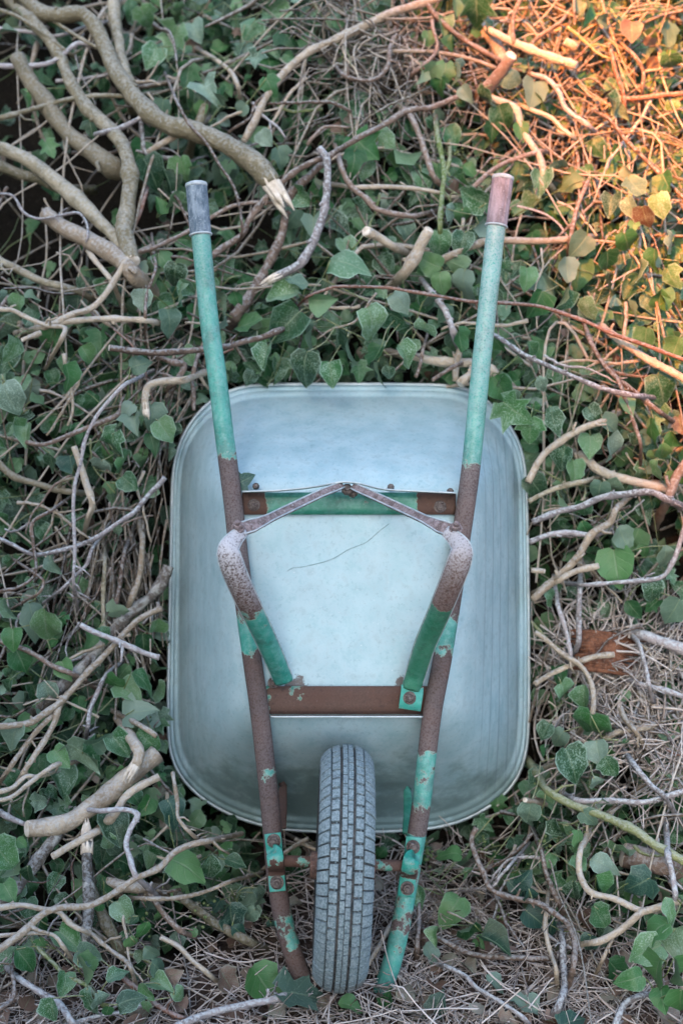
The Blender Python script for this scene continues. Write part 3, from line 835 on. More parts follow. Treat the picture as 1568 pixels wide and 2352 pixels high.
for (a0, a1, off, fill) in rows:
    nseg = 5 if abs(a1 - a0) > 20 else 2
    for k in range(PITCHES):
        al0 = 2 * math.pi * (k + off + rb.uniform(-.02, .02)) / PITCHES; al1 = al0 + 2 * math.pi * fill / PITCHES
        ps = np.linspace(R(a0), R(a1), nseg + 1)
        hgt = 0.0046 + rb.uniform(-.0005, .0004)
        vv = []
        mx = lambda p: max(0.0003, hgt * (1 - max(0, (abs(math.degrees(p)) - 60) / 14) ** 2 * 1.0))
        ins = (al1 - al0) * 0.04
        skew = 0.25 * (al1 - al0) * (1 if abs(a0) > 30 or abs(a1) > 60 else 0)
        for p in ps:
            h = mx(p); sk = skew * (abs(p) - R(33)) / R(40) if skew else 0
            vv += [tyre_pt(p, al0 + sk, -.001), tyre_pt(p * .995, al0 + ins + sk, h), tyre_pt(p * .995, al1 - ins + sk, h), tyre_pt(p, al1 + sk, -.001)]
        ff = []
        for j in range(nseg):
            b = j * 4
            for q in range(3): ff.append((b + q, b + 4 + q, b + 5 + q, b + 1 + q)[::-1])
        ff.append((0, 1, 2, 3)); ff.append((nseg * 4 + 3, nseg * 4 + 2, nseg * 4 + 1, nseg * 4))
        tr.add(vv, ff)
        if abs(a0) < 30 and abs(a0) > 9 and abs(a1) < 30:     # little tie bar between blocks
            g0 = al1; g1 = 2 * math.pi * (k + 1 + off) / PITCHES
            q = [tyre_pt(R(a0 + 9), g0, .0026), tyre_pt(R(a0 + 11), g0, .0026), tyre_pt(R(a0 + 11), g1, .0026), tyre_pt(R(a0 + 9), g1, .0026)]
            tr.add(q, [(0, 1, 2, 3)])
part(tr, 'tread', M['tread'], wheel, False)
rim = MB()
for s in (-1, 1):
    lathe(rim, WC + AX * s * .012, AX * s, [(.112, .026), (.118, .022), (.116, .010), (.095, .004), (.06, .012), (.035, .020), (.022, .024), (.022, .040), (.012, .041)], 40)
part(rim, 'rim', M['rust'], wheel)

# ------------------------------------------------------------------ unseen gabled blocker added behind the viewpoint: keeps the low sun off all but the top right of the heap
def build_sun_blocker():
    x0, xr, x1, ze, zr, ya, yb = -3.75, 0.0, 3.75, 2.17, 7.77, 0.0, -6.5
    lh = SUN_DIR[:2] / np.linalg.norm(SUN_DIR[:2]); e = np.array((-lh[1], lh[0]))
    t = empty('sun_blocker', (*(lh * 5.0 - e * 1.55), 0))
    t.rotation_euler = (0, 0, math.atan2(e[1], e[0]))
    tag(t, 'unseen gabled sun blocker added behind the viewpoint to shade the heap', 'sun_blocker')
    o = np.zeros(3)
    wall = mat_simple('grey_render', (0.22, 0.22, 0.22), (0.30, 0.30, 0.30), 6, 0.9)
    tile = mat_simple('roof_tile', (0.10, 0.06, 0.05), (0.18, 0.10, 0.08), 5, 0.85)
    wood = mat_simple('painted_wood', (0.30, 0.32, 0.31), (0.38, 0.40, 0.39), 20, 0.6)
    glass = mat_simple('window_glass', (0.03, 0.04, 0.05), (0.05, 0.06, 0.07), 3, 0.08)
    def box(mb, a, b):
        (ax, ay, az), (bx, by, bz) = a, b
        mb.add([(ax, ay, az), (bx, ay, az), (bx, by, az), (ax, by, az), (ax, ay, bz), (bx, ay, bz), (bx, by, bz), (ax, by, bz)],
               [(3, 2, 1, 0), (4, 5, 6, 7), (0, 1, 5, 4), (1, 2, 6, 5), (2, 3, 7, 6), (3, 0, 4, 7)])
    mb = MB()
    i0, i1 = x0 + .35, x1 - .35
    zi = ze + .35 * (zr - ze) / (x1 - xr) - .12
    prof = [(i0, 0), (i1, 0), (i1, zi), (xr, zr - .15), (i0, zi)]
    v = [(x, ya - .05, z) for x, z in prof] + [(x, yb + .05, z) for x, z in prof]
    mb.add(v, [(0, 1, 2, 3, 4)[::-1], (5, 6, 7, 8, 9)] + [(k, (k + 1) % 5, 5 + (k + 1) % 5, 5 + k) for k in range(5)])
    mb.build('wall', wall, t, o, False)
    for s, xe in ((-1, x0), (1, x1)):
        mb = MB()
        v = []
        for y in (ya + .25, yb - .25):
            v += [(xe, y, ze), (xr, y, zr), (xr, y, zr + .14), (xe, y, ze + .14)]
        mb.add(v, [(0, 1, 2, 3), (7, 6, 5, 4)] + [(k, 4 + k, 4 + (k + 1) % 4, (k + 1) % 4) for k in range(4)])
        mb.build('roof', tile, t, o, False)
    for wx, wz in ((-2.0, .9), (2.0, .9), (0.0, 3.8)):
        mb = MB(); box(mb, (wx - .55, ya - .08, wz), (wx + .55, ya + .01, wz + 1.3)); w = mb.build('window', wood, t, o, False)
        mb = MB(); box(mb, (wx - .47, ya - .02, wz + .08), (wx + .47, ya + .018, wz + 1.22)); mb.build('pane', glass, w, o, False)
    mb = MB(); box(mb, (-.5, ya - .08, 0.02), (.5, ya + .01, 2.1)); d = mb.build('door', wood, t, o, False)
    mb = MB(); box(mb, (.36, ya - .02, 1.0), (.41, ya + .05, 1.12)); mb.build('handle', M['bolt'], d, o, False)
build_sun_blocker()

# ------------------------------------------------------------------ cut branches, traced one by one
OFF = {1: (0, 0), 2: (784, 0), 3: (0, 588), 4: (784, 588), 5: (0, 1176), 6: (784, 1176), 7: (0, 1764), 8: (784, 1764)}
def px_of(reg, pts):
    ox, oy = OFF[reg]
    return [(a / 2 + ox, b / 2 + oy) for a, b in pts]

def hollow(p):
    u, v, w = uvw(p)
    th = np.arctan2(v - CC[1], u - CC[0]); r = np.hypot(u - CC[0], v - CC[1])
    return (r < r_rim[((th + math.pi) / (2 * math.pi) * NTH).astype(int) % NTH] - .006) & (w > -.31) & (w < -.02)

def wood(px, r0, r1, mat, lift, label, cuts='', knots=True, kind=None, drop=0.0, seed=0, end=None):
    """one branch as a thing; px on the photograph sheet, radii in sheet pixels"""
    rr = np.random.default_rng(abs(hash((round(px[0][0]), round(px[0][1]), round(px[-1][0])))) % 99991 + seed)
    px = [tuple(p) for p in px]
    sink = np.zeros(len(px))
    if not any(q in cuts for q in 'st') and len(px) > 2:
        v = np.array(px[0]) - np.array(px[1]); v /= np.linalg.norm(v); tv_ = rr.normal(0, .25); v = np.array((v[0] - v[1] * tv_, v[1] + v[0] * tv_))
        px = [tuple(np.array(px[0]) + v * 75), tuple(np.array(px[0]) + v * 30)] + px; sink = np.concatenate([[.15, .05], sink])
    if not any(q in cuts for q in 'ef') and len(px) > 2:
        v = np.array(px[-1]) - np.array(px[-2]); v /= np.linalg.norm(v); tv_ = rr.normal(0, .25); v = np.array((v[0] - v[1] * tv_, v[1] + v[0] * tv_))
        px = px + [tuple(np.array(px[-1]) + v * 30), tuple(np.array(px[-1]) + v * 75)]; sink = np.concatenate([sink, [.05, .15]])
    P = hit([p[0] for p in px], [p[1] for p in px], 0.0)
    lift = np.atleast_1d(lift) + 0.018 + (0.035 if max(r0, r1) >= 11 and mat in ('ivy_bark', 'dark_bark', 'pale_bark') and min(p[1] for p in px) < 640 and min(p[0] for p in px) < 420 else 0)
    dd = (P - CAM) @ FWD
    for _ in range(3): dd[1:-1] = (dd[:-2] + 2 * dd[1:-1] + dd[2:]) / 4      # a stiff branch does not follow every dent
    lf = np.interp(np.linspace(0, 1, len(px)), np.linspace(0, 1, len(np.atleast_1d(lift))), np.atleast_1d(lift)) - sink
    rays = np.atleast_2d(ray([p[0] for p in px], [p[1] for p in px]))
    pts = CAM + rays * (dd - lf)[:, None]
    m2 = float(np.mean(dd)) * 0.72 / 2352
    step = max(0.006, min(0.02, r0 * m2 * 1.2))
    path = catmull(pts, step)
    k = len(path)
    rad = np.interp(np.linspace(0, 1, k), [0, 1], [r0 * m2, r1 * m2])
    if knots:
        nz = np.interp(np.arange(k), np.arange(0, k + 6, 3), rr.normal(0, .075, len(np.arange(0, k + 6, 3))))
        rad = rad * (1 + nz)
        for q in rr.integers(2, max(3, k - 2), max(1, k // 22)):
            rad[max(0, q - 1):q + 2] *= np.array([1.10, 1.22, 1.10])[:len(rad[max(0, q - 1):q + 2])]
        path = path + np.repeat(rr.normal(0, 1, (k // 4 + 2, 3)), 4, 0)[:k] * 0.0 + rr.normal(0, .03, (k, 3)) * rad[:, None]
    # stop it where it would run into the tray
    bad = hollow(path)
    if bad.any() and not bad.all():
        runs = np.split(np.arange(k), np.where(np.diff(bad.astype(int)) != 0)[0] + 1)
        best = max((q for q in runs if not bad[q[0]]), key=len)
        if len(best) > 3: path = path[best]; rad = rad[best]; k = len(path)
    org = path[0].copy()
    big = max(r0, r1)
    name = kind or ('branch' if big >= 8 else 'twig')
    sides = 12 if big > 12 else (9 if big > 6 else 6)
    vts, f = tube_arr(path, rad, sides)
    if big > 9:      # uneven bark round the stem
        th = rr.normal(0, 0.04, (k, sides)); th = (th + np.roll(th, 1, 0) + np.roll(th, 1, 1)) / 1.8
        c = np.repeat(path, sides, 0)
        vts = c + (vts - c) * (1 + th.reshape(-1, 1))
    fl = [tuple(q) for q in f.tolist()]
    extra_v, extra_f = [], []
    if k > 12:           # buds, leaf scars and snapped side shoots
        Tn, Nn, Bn = frames(path)
        for q in rr.integers(3, k - 3, int(np.clip(k / 9, 1, 7))):
            an = rr.uniform(0, 2 * math.pi); out = Nn[q] * math.cos(an) + Bn[q] * math.sin(an)
            if out @ FWD > .55: continue
            ln = rad[q] * .9 + rr.choice([.004, .008, .018, .035], p=[.4, .3, .2, .1])
            rs = min(rad[q] * rr.uniform(.28, .5), .0045)
            pt = [path[q], path[q] + (out * .8 + Tn[q] * .3) * ln * .6, path[q] + (out * .8 + Tn[q] * rr.uniform(.2, .9)) * ln]
            sv, sf = tube_arr(np.array(pt), [rs * 1.5, rs, rs * .75], 6)
            bs = len(vts) + sum(len(z) for z in extra_v)
            extra_v.append(sv); extra_f += [tuple(i + bs for i in t) for t in sf.tolist()] + [tuple(bs + 12 + i for i in range(6))]
    fl.append(tuple(range(sides - 1, -1, -1))); fl.append(tuple(range((k - 1) * sides, k * sides)))
    if extra_v: vts = np.vstack([vts] + extra_v); fl += extra_f
    o = link(name, mesh_np(name, vts - org, fl, M[mat]), None, org)
    tag(o, label, name, 'cut branches lying in the ivy heap' if name == 'branch' else 'bare twigs lying in the ivy heap')
    for ch in cuts:
        i, j = (0, 1) if ch in 'st' else (k - 1, k - 2)
        n = path[i] - path[j]; n /= np.linalg.norm(n)
        n2 = n + 0.35 * (CAM - path[i]) / np.linalg.norm(CAM - path[i]); n2 /= np.linalg.norm(n2)
        mb = MB()
        R0 = rad[i]
        if ch in 'se':       # saw cut
            lathe(mb, path[i] + n * .0005, n2, [(R0 * .97, -R0 * .45), (R0 * .96, R0 * .1), (R0 * .90, R0 * .16), (R0 * .25, R0 * .18), (0, R0 * .15)], 14)
            e = mb.build('cut_end', M['cut'], o, org)
        else:                # torn, splintered
            for q in range(7):
                a = 2 * math.pi * q / 7
                x = np.cross(n, (0.3, .2, .9)); x /= np.linalg.norm(x); y = np.cross(n, x)
                b = path[i] + (x * math.cos(a) + y * math.sin(a)) * R0 * .55
                L = R0 * rr.uniform(1.2, 4.2)
                add_tube(mb, [b - n * R0 * 1.8, b, b + n * L * .6 + x * R0 * rr.normal(0, .15), b + n * L], [R0 * .44, R0 * .50, R0 * .36, R0 * .05], 6)
            e = mb.build('torn_end', M['cut'], o, org)
    return o

B = [
 # region, points on the enlarged view, radius at start/end, bark, lift, cuts, label
 (1, [(110,-20),(190,55),(280,70),(380,62),(440,130),(490,230),(525,310),(590,410),(690,520),(780,575),(880,600),(1010,650),(1130,720),(1200,785),(1250,850)], 26, 46, 'ivy_bark', (.05,.06,.06), 'f', 'thick greenish ivy trunk curving down from the top left to a torn white end'),
 (1, [(520,-10),(530,100),(548,200),(560,290),(585,360)], 25, 27, 'ivy_bark', .045, '', 'straight greenish stem joining the curved ivy trunk from above'),
 (1, [(85,262),(105,310),(160,400),(230,500),(320,620),(430,700),(520,770)], 36, 44, 'dark_bark', (.03,.0), 's', 'thick dark mossy stem with its sawn end up near the left edge'),
 (1, [(110,60),(170,120),(240,200),(290,290),(325,380),(390,480),(470,560),(550,640),(590,740),(597,860),(580,980),(570,1060),(592,1140),(608,1200)], 22, 36, 'ivy_bark', (.02,.035,.05), 'e', 'long grey green stem bending down to a pale sawn end left of the left grip'),
 (1, [(-40,660),(0,678),(100,720),(200,785),(290,860),(370,930),(440,1000),(520,1080),(570,1140)], 28, 34, 'ivy_bark', .04, '', 'greenish stem slanting in from the left edge towards the pale sawn end'),
 (1, [(-30,745),(90,800),(180,820),(270,865)], 28, 22, 'dark_bark', .015, '', 'short dark stem under the slanting stem at the left edge'),
 (1, [(212,985),(290,1045),(400,1100),(500,1155),(560,1200),(612,1262)], 34, 44, 'pale_bark', .05, 's', 'pale peeled branch with a sawn tip, lower left of the left grip'),
 (1, [(-20,548),(150,502),(300,460),(450,440),(590,442)], 14, 9, 'ivy_bark', .07, '', 'thin straight stick crossing the mossy stem at the left edge'),
 (1, [(-20,302),(100,303),(220,292),(290,250),(360,200),(450,215)], 13, 9, 'grey_bark', .075, '', 'dark crooked frosted twig across the sawn end of the mossy stem'),
 (1, [(1122,645),(1175,545),(1220,450),(1300,340),(1400,250),(1500,200),(1600,155),(1700,105),(1810,55),(1960,10),(2040,-20)], 17, 20, 'pale_bark', .06, 's', 'long smooth pale branch arching up to the top edge between the grips'),
 (1, [(1465,680),(1500,735),(1502,850),(1490,960),(1460,1060),(1420,1150),(1375,1215),(1315,1250),(1262,1275)], 15, 20, 'grey_bark', .11, 'sf', 'grey hooked stick with white tips right of the left handle'),
 (1, [(2110,440),(1990,490),(1870,510),(1750,580),(1670,620),(1560,685),(1500,722),(1440,742),(1340,800),(1240,890),(1150,1000),(1110,1080),(1020,1140),(975,1175)], 12, 15, 'brown_bark', .085, '', 'long thin brown branch running down left behind the hooked stick'),
 (1, [(1480,755),(1400,830),(1330,895),(1310,1000),(1290,1090),(1250,1176),(1200,1276),(1150,1356),(1090,1440)], 13, 27, 'brown_bark', .055, '', 'dull brown branch thickening down beside the left handle'),
 (1, [(815,472),(870,570),(950,660),(1010,760),(1070,850),(1100,950),(1112,1060)], 8, 6, 'brown_bark', .12, '', 'thin hanging twig crossing the torn end of the thick trunk'),
 (1, [(680,697),(760,650),(830,608)], 13, 18, 'pale_bark', .06, 's', 'short pale side stub under the thick curved trunk'),
 (1, [(645,535),(655,620),(665,695),(720,720),(790,730)], 12, 10, 'grey_bark', .035, '', 'small angular grey twig under the thick curved trunk'),
 (1, [(478,608),(560,585),(650,540)], 14, 11, 'grey_bark', .08, 'f', 'short broken grey stick left of the thick curved trunk'),
 (1, [(580,1168),(700,1140),(790,1100),(870,1060),(970,1000),(1060,950),(1150,932),(1250,930)], 10, 8, 'brown_bark', .075, '', 'thin arched twig passing behind the left grip'),
 (1, [(-20,888),(60,900),(110,975),(180,1005),(280,990),(360,978),(400,1030),(402,1095)], 7, 5, 'grey_bark', .11, '', 'thin wavy grey twig looping over the pale peeled branch'),
 (1, [(600,1062),(640,985),(668,895)], 12, 8, 'red_bark', .05, '', 'short reddish stick left of the left grip'),
 (1, [(905,590),(925,540),(945,470)], 22, 22, 'ivy_bark', .02, '', 'short thick stub rising behind the curved trunk'),
 (1, [(-20,40),(80,75),(180,140),(300,230)], 9, 9, 'ivy_bark', .08, '', 'thin stem in the top left corner under the curved trunk'),
 (1, [(90,-10),(240,90),(330,150),(440,215)], 8, 8, 'ivy_bark', .09, '', 'thin straight stem crossing the bend of the curved trunk'),
 (1, [(0,130),(120,145),(260,165),(400,120)], 10, 7, 'grey_bark', .05, '', 'thin frosted twig near the top left edge'),
 (1, [(1000,280),(1060,330),(1090,385)], 12, 10, 'pale_bark', .06, '', 'short pale twig among dark leaves at the top'),
 (1, [(1075,590),(1150,540),(1170,480),(1230,425)], 7, 6, 'brown_bark', .055, '', 'thin bent twig touching the smooth pale branch'),
 (2, [(778,258),(745,310),(700,370),(655,420)], 29, 29, 'brown_bark', (.12,.02), 's', 'cut stem with a round white end above the right grip'),
 (2, [(660,140),(700,190),(735,260),(750,300)], 30, 24, 'pale_bark', .04, '', 'thick pale stem behind the round white cut end'),
 (2, [(695,148),(800,200),(900,240),(980,270),(1075,300)], 16, 20, 'pale_bark', .075, 'e', 'straight branch pointing right above the right grip'),
 (2, [(690,455),(790,492),(820,570),(860,650),(900,705),(920,760),(932,815)], 20, 13, 'pale_bark', .075, '', 'angled pale branch dropping down right of the right grip'),
 (2, [(320,540),(360,630),(390,720),(425,815)], 14, 12, 'brown_bark', .085, '', 'thin stick leaning left of the right grip'),
 (2, [(440,625),(460,720),(470,800),(460,900),(452,1045)], 11, 13, 'green_bark', .09, '', 'upright forked green stem left of the right grip'),
 (2, [(495,735),(480,790),(463,860)], 10, 9, 'green_bark', .09, '', 'short prong of the green stem left of the right grip'),
 (2, [(0,770),(40,850),(110,910),(170,965),(320,992)], 14, 11, 'brown_bark', .08, '', 'bent twig between the hooked stick and the green stem'),
 (2, [(60,860),(200,858),(320,865),(445,885)], 11, 10, 'pale_bark', .075, '', 'level pale twig left of the green stem'),
 (2, [(400,1058),(370,1110),(340,1175),(300,1240)], 26, 24, 'pale_bark', (.11,.05), 's', 'stubby upright stick with a white sawn tip left of the right handle'),
 (2, [(115,1062),(170,1090),(240,1135)], 22, 13, 'pale_bark', (.11,.04), 's', 'short stub with a white knob end between the handles'),
 (2, [(600,862),(680,790),(770,740),(890,702)], 11, 11, 'brown_bark', .07, '', 'thin stick running up behind the right grip'),
 (2, [(470,1190),(600,1130),(700,1105),(900,1108),(1070,1098)], 19, 14, 'pale_bark', .06, '', 'pale curved stick passing behind the right handle under its grip'),
 (2, [(1120,855),(1080,960),(1050,1095)], 11, 9, 'brown_bark', .085, '', 'thin upright twig right of the right grip'),
 (2, [(1235,555),(1300,640),(1380,720),(1450,790),(1510,850),(1600,940)], 9, 9, 'brown_bark', .10, '', 'thin twig slanting down to the right edge'),
 (2, [(1310,455),(1450,440),(1600,425)], 12, 10, 'red_bark', .07, '', 'straight level twig at the right edge near the top'),
 (2, [(825,-10),(790,70),(785,140),(790,195)], 11, 10, 'brown_bark', .08, '', 'short upright twig at the top edge right of the middle'),
 (2, [(375,-10),(430,70),(530,160),(640,230),(720,275)], 12, 11, 'brown_bark', .06, '', 'thin branch slanting from the top edge to the round white cut end'),
 (2, [(860,212),(920,160),(1000,105)], 10, 8, 'brown_bark', .055, '', 'short rising twig over the straight branch at the top right'),
 (2, [(870,505),(960,540),(1010,590),(1050,620)], 12, 9, 'pale_bark', .08, '', 'short frosted twig among olive leaves right of the round cut end'),
 (2, [(950,368),(1000,430),(1030,500),(1125,572)], 12, 11, 'grey_bark', .09, '', 'kinked grey twig above the angled pale branch'),
 (2, [(1030,190),(1080,225)], 19, 18, 'pale_bark', .06, 's', 'tiny pale chip of wood at the top right'),
 (2, [(1350,265),(1385,330),(1380,400)], 11, 8, 'brown_bark', .09, '', 'thin bent twig at the far top right'),
 (2, [(1240,250),(1260,340),(1290,420),(1300,490)], 10, 9, 'red_bark', .07, '', 'upright reddish twig at the far top right'),
 (2, [(220,230),(210,310),(150,365),(70,365),(10,345)], 10, 8, 'brown_bark', .075, '', 'hooked dry root among the root tangle at the top'),
 (2, [(420,130),(440,210),(410,270),(350,320)], 10, 8, 'brown_bark', .075, '', 'curved dry root beside the root tangle at the top'),
 (2, [(250,235),(380,238),(500,250),(620,280),(700,310)], 9, 9, 'pale_bark', .065, '', 'long level root under the slanting thin branch'),
 (3, [(505,422),(600,435),(700,445),(800,440),(900,432),(1040,415),(1130,390),(1200,375),(1272,345)], 15, 12, 'brown_bark', .115, 's', 'purplish brown stick with a frayed pale tip passing behind the left handle'),
 (3, [(-20,10),(100,70),(200,118),(330,150)], 20, 14, 'ivy_bark', .04, '', 'stem entering at the left edge above the forked pale branch'),
 (3, [(222,322),(330,270),(420,240),(490,170),(540,90),(592,10)], 14, 14, 'pale_bark', .09, '', 'pale curved branch rising from the fork to the sawn end'),
 (3, [(225,315),(330,300),(440,290),(560,290),(675,297)], 13, 14, 'pale_bark', .085, '', 'pale level branch of the fork left of the left handle'),
 (3, [(-20,240),(60,250),(130,285),(222,320),(298,330),(284,382)], 12, 10, 'pale_bark', .10, '', 'pale twig from the left edge into the fork'),
 (3, [(670,705),(668,640),(690,592),(760,575),(845,570)], 17, 14, 'pale_bark', .09, 't', 'broken pale elbow of wood left of the tray corner'),
 (3, [(145,860),(210,865),(300,830),(400,790),(525,738)], 11, 12, 'brown_bark', .085, '', 'straight brown twig pointing at the tray corner from the left'),
 (3, [(565,598),(480,690),(430,760),(390,850),(372,950),(345,1050),(338,1176),(345,1356),(338,1490)], 9, 9, 'grey_bark', .115, '', 'long grey frosted twig hanging left of the tray'),
 (3, [(342,878),(370,960),(395,1040),(425,1140)], 15, 12, 'pale_bark', .08, 's', 'short pale stick with a clean tip left of the tray'),
 (3, [(-20,935),(60,1010),(150,1040),(250,1070),(335,1085)], 16, 13, 'dark_bark', .05, '', 'dark curved stem at the left edge beside the tray top'),
 (3, [(795,968),(740,1040),(690,1090),(640,1150),(615,1180),(540,1228),(440,1296),(340,1336),(240,1361),(150,1371),(60,1326),(-20,1290)], 12, 9, 'grey_bark', .10, '', 'frosted wavy twig running from the tray edge to the left edge'),
 (3, [(418,-5),(470,60),(512,112)], 13, 11, 'pale_bark', .075, '', 'short pale twig meeting the curved branch above the fork'),
 (3, [(905,475),(885,560),(890,640),(890,735)], 10, 9, 'brown_bark', .055, '', 'thin upright twig beside the left handle above the tray'),
 (3, [(668,265),(675,180),(715,60)], 8, 7, 'brown_bark', .10, '', 'thin arched twig left of the left handle'),
 (3, [(105,385),(190,352)], 11, 10, 'pale_bark', .09, 's', 'tiny straight pale twig below the fork'),
 (3, [(800,490),(850,500),(820,560)], 14, 12, 'brown_bark', .05, '', 'small knotted twig under the purplish stick'),
 (4, [(-150,185),(-60,150),(0,140),(200,145),(300,160),(450,185),(600,210),(740,215),(900,230),(1020,265),(1130,305),(1250,360),(1380,405),(1500,450),(1610,490)], 6, 10, 'red_bark', (.09,.13,.10), '', 'long thin reddish shoot crossing behind the right handle to the right edge'),
 (4, [(1255,370),(1350,440),(1430,490),(1510,530),(1610,590)], 15, 19, 'pale_bark', .075, '', 'pale stick under the reddish shoot at the right edge'),
 (4, [(733,382),(800,430),(870,470),(950,505),(1030,540),(1100,570),(1200,610),(1335,640)], 8, 13, 'grey_bark', .13, '', 'blue grey frosted stick right of the right handle'),
 (4, [(1145,398),(1190,480),(1250,550),(1340,620),(1450,710)], 10, 12, 'brown_bark', .08, '', 'thin forked twig below the frosted blue grey stick'),
 (4, [(1272,578),(1310,680),(1350,790),(1372,865)], 9, 8, 'brown_bark', .09, '', 'thin drooping twig right of the frosted stick'),
 (4, [(840,1070),(880,990),(930,910),(1020,840),(1110,790),(1195,760)], 15, 16, 'pale_bark', .07, '', 'pale branch arching away from the tray right edge at its top'),
 (4, [(1125,935),(1190,990),(1280,1020),(1400,1050),(1470,1065)], 19, 22, 'pale_bark', .04, '', 'thick pale stem low among leaves right of the tray'),
 (4, [(835,1140),(950,1080),(1040,1050),(1115,1035)], 13, 11, 'ivy_bark', .065, '', 'thin stem leaving the tray edge beneath the arching pale branch'),
 (4, [(850,1230),(990,1175),(1100,1150),(1190,1110),(1300,1095),(1420,1085),(1495,1120)], 13, 18, 'grey_bark', .085, '', 'frosted pale branch wandering right from the tray edge'),
 (4, [(1500,1110),(1535,1020),(1580,950)], 22, 20, 'brown_bark', .07, '', 'orange brown stem at the right edge beside the frosted branch'),
 (4, [(340,462),(450,485),(620,490)], 20, 22, 'pale_bark', .025, '', 'thick pale stem behind leaves just above the tray'),
 (4, [(380,592),(440,555),(515,508)], 9, 9, 'brown_bark', .065, '', 'thin slanting twig just above the tray rim'),
 (4, [(325,592),(355,520),(372,440)], 9, 7, 'brown_bark', .075, '', 'thin upright twig just above the tray rim'),
 (4, [(440,200),(480,260),(512,345)], 13, 14, 'grey_bark', .09, '', 'short frosted twig left of the right handle'),
 (4, [(545,585),(595,542),(640,510),(690,525),(728,570)], 24, 19, 'pale_bark', .05, 's', 'pale peeled crook of wood behind the right handle foot of the grip'),
 (4, [(520,590),(525,500),(545,420)], 14, 13, 'pale_bark', .04, '', 'upright pale stick beside the peeled crook'),
 (5, [(235,-5),(150,50),(155,150),(165,280),(90,345),(20,360)], 8, 8, 'brown_bark', .11, '', 'thin zigzag twig near the left edge beside the tray'),
 (5, [(165,285),(202,320),(180,372)], 7, 6, 'brown_bark', .11, '', 'small hooked twig under the zigzag twig'),
 (5, [(785,225),(740,330),(680,400),(600,460),(520,550),(440,640),(380,710),(300,790),(215,870)], 24, 27, 'lichen_bark', .04, '', 'thick grey flaking branch leaning left of the tray'),
 (5, [(790,428),(700,460),(630,500),(560,570),(480,660),(400,740),(330,820),(270,880),(200,930),(130,970),(-20,988)], 13, 15, 'pale_bark', .10, '', 'long pale branch sweeping from the tray to the left edge'),
 (5, [(372,518),(430,550),(520,585),(610,625),(700,660),(778,675)], 13, 12, 'grey_bark', .13, 's', 'grey stick crossing the pale sweeping branch'),
 (5, [(275,885),(250,970),(200,1060),(120,1180)], 13, 12, 'pale_bark', .09, '', 'pale fork dropping down from the sweeping branch'),
 (5, [(245,930),(150,1030),(50,1170)], 12, 11, 'pale_bark', .085, '', 'second pale fork lower left of the sweeping branch'),
 (5, [(12,598),(100,625),(170,660),(240,705),(330,742)], 11, 12, 'brown_bark', .08, '', 'short dark brown twig near the left edge'),
 (5, [(482,755),(440,850),(412,920),(405,985)], 10, 10, 'grey_bark', .08, '', 'thin grey twig below the grey crossing stick'),
 (5, [(422,175),(400,240),(350,290),(288,352)], 8, 7, 'grey_bark', .10, '', 'thin frosted side shoot left of the tray'),
 (5, [(570,195),(552,330),(530,455)], 11, 11, 'brown_bark', .055, '', 'upright brown stem left of the tray edge'),
 (5, [(655,140),(640,300),(600,410)], 13, 12, 'pale_bark', .055, '', 'upright pale stem close to the tray left edge'),
 (5, [(482,245),(475,400),(478,560)], 10, 10, 'ivy_bark', .06, '', 'upright greenish stem left of the brown stem'),
 (5, [(645,980),(720,1030),(770,1080),(795,1160),(815,1235)], 12, 13, 'pale_bark', (.10,.14), '', 'pale twig lying over the lower left tray rim'),
 (7, [(132,278),(220,272),(330,240),(420,180),(500,120),(580,55),(660,-15),(720,-65),(775,-90)], 44, 38, 'pale_bark', .07, 's', 'thick cut log with a sawn face at the lower left'),
 (7, [(620,-10),(640,-60),(625,-105)], 28, 16, 'pale_bark', .12, 't', 'broken knot standing on the thick cut log'),
 (7, [(-30,660),(70,555),(140,470),(210,375),(262,310)], 26, 30, 'lichen_bark', .05, '', 'dark lichen spotted stick at the lower left edge'),
 (7, [(402,345),(400,450),(410,560),(405,680),(393,808)], 27, 20, 'lichen_bark', .07, 't', 'upright lichen grey stick at the lower left'),
 (7, [(425,560),(480,690),(545,820)], 24, 24, 'dark_bark', .03, '', 'dark stem behind the lichen grey stick'),
 (7, [(-30,855),(100,760),(200,670),(290,640),(400,635),(500,590),(620,510),(730,460),(800,390),(870,355),(965,333)], 17, 12, 'pale_bark', .12, '', 'long pale forked branch in front at the lower left'),
 (7, [(622,492),(600,420),(580,350),(600,280),(632,215),(570,190),(465,197)], 14, 10, 'grey_bark', .125, '', 'crooked grey side branch rising from the long pale fork'),
 (7, [(-20,645),(100,630),(200,650),(270,660),(330,720),(385,748)], 13, 11, 'pale_bark', .10, '', 'pale twig under the long pale forked branch'),
 (7, [(-20,772),(130,760),(240,765),(295,825)], 11, 9, 'pale_bark', .10, '', 'level pale twig at the lower left edge'),
 (7, [(245,405),(330,355),(440,295)], 16, 15, 'pale_bark', .075, 's', 'short straight stick under the thick cut log'),
 (7, [(797,40),(815,150),(820,230),(875,298)], 10, 9, 'pale_bark', .14, '', 'thin drooping twig over the lower left tray rim'),
 (7, [(525,215),(580,130),(650,80),(730,40),(800,5)], 18, 18, 'pale_bark', .105, '', 'smooth pale branch in front of the cut log by the tray'),
 (7, [(420,760),(500,830),(575,885),(600,920)], 12, 10, 'pale_bark', .08, '', 'short pale twig low in the left corner leaves'),
 (7, [(168,818),(250,900),(300,950),(400,1000),(435,1045)], 11, 10, 'green_bark', .085, '', 'olive stem among the lower left corner leaves'),
 (7, [(780,1200),(950,1130),(1100,1095),(1285,1055)], 20, 15, 'grey_bark', .022, '', 'flat grey stick on the ground before the left tube'),
 (7, [(575,973),(640,1020),(740,1100),(830,1145)], 11, 13, 'red_bark', .03, '', 'orange brown twig on the ground at the lower left'),
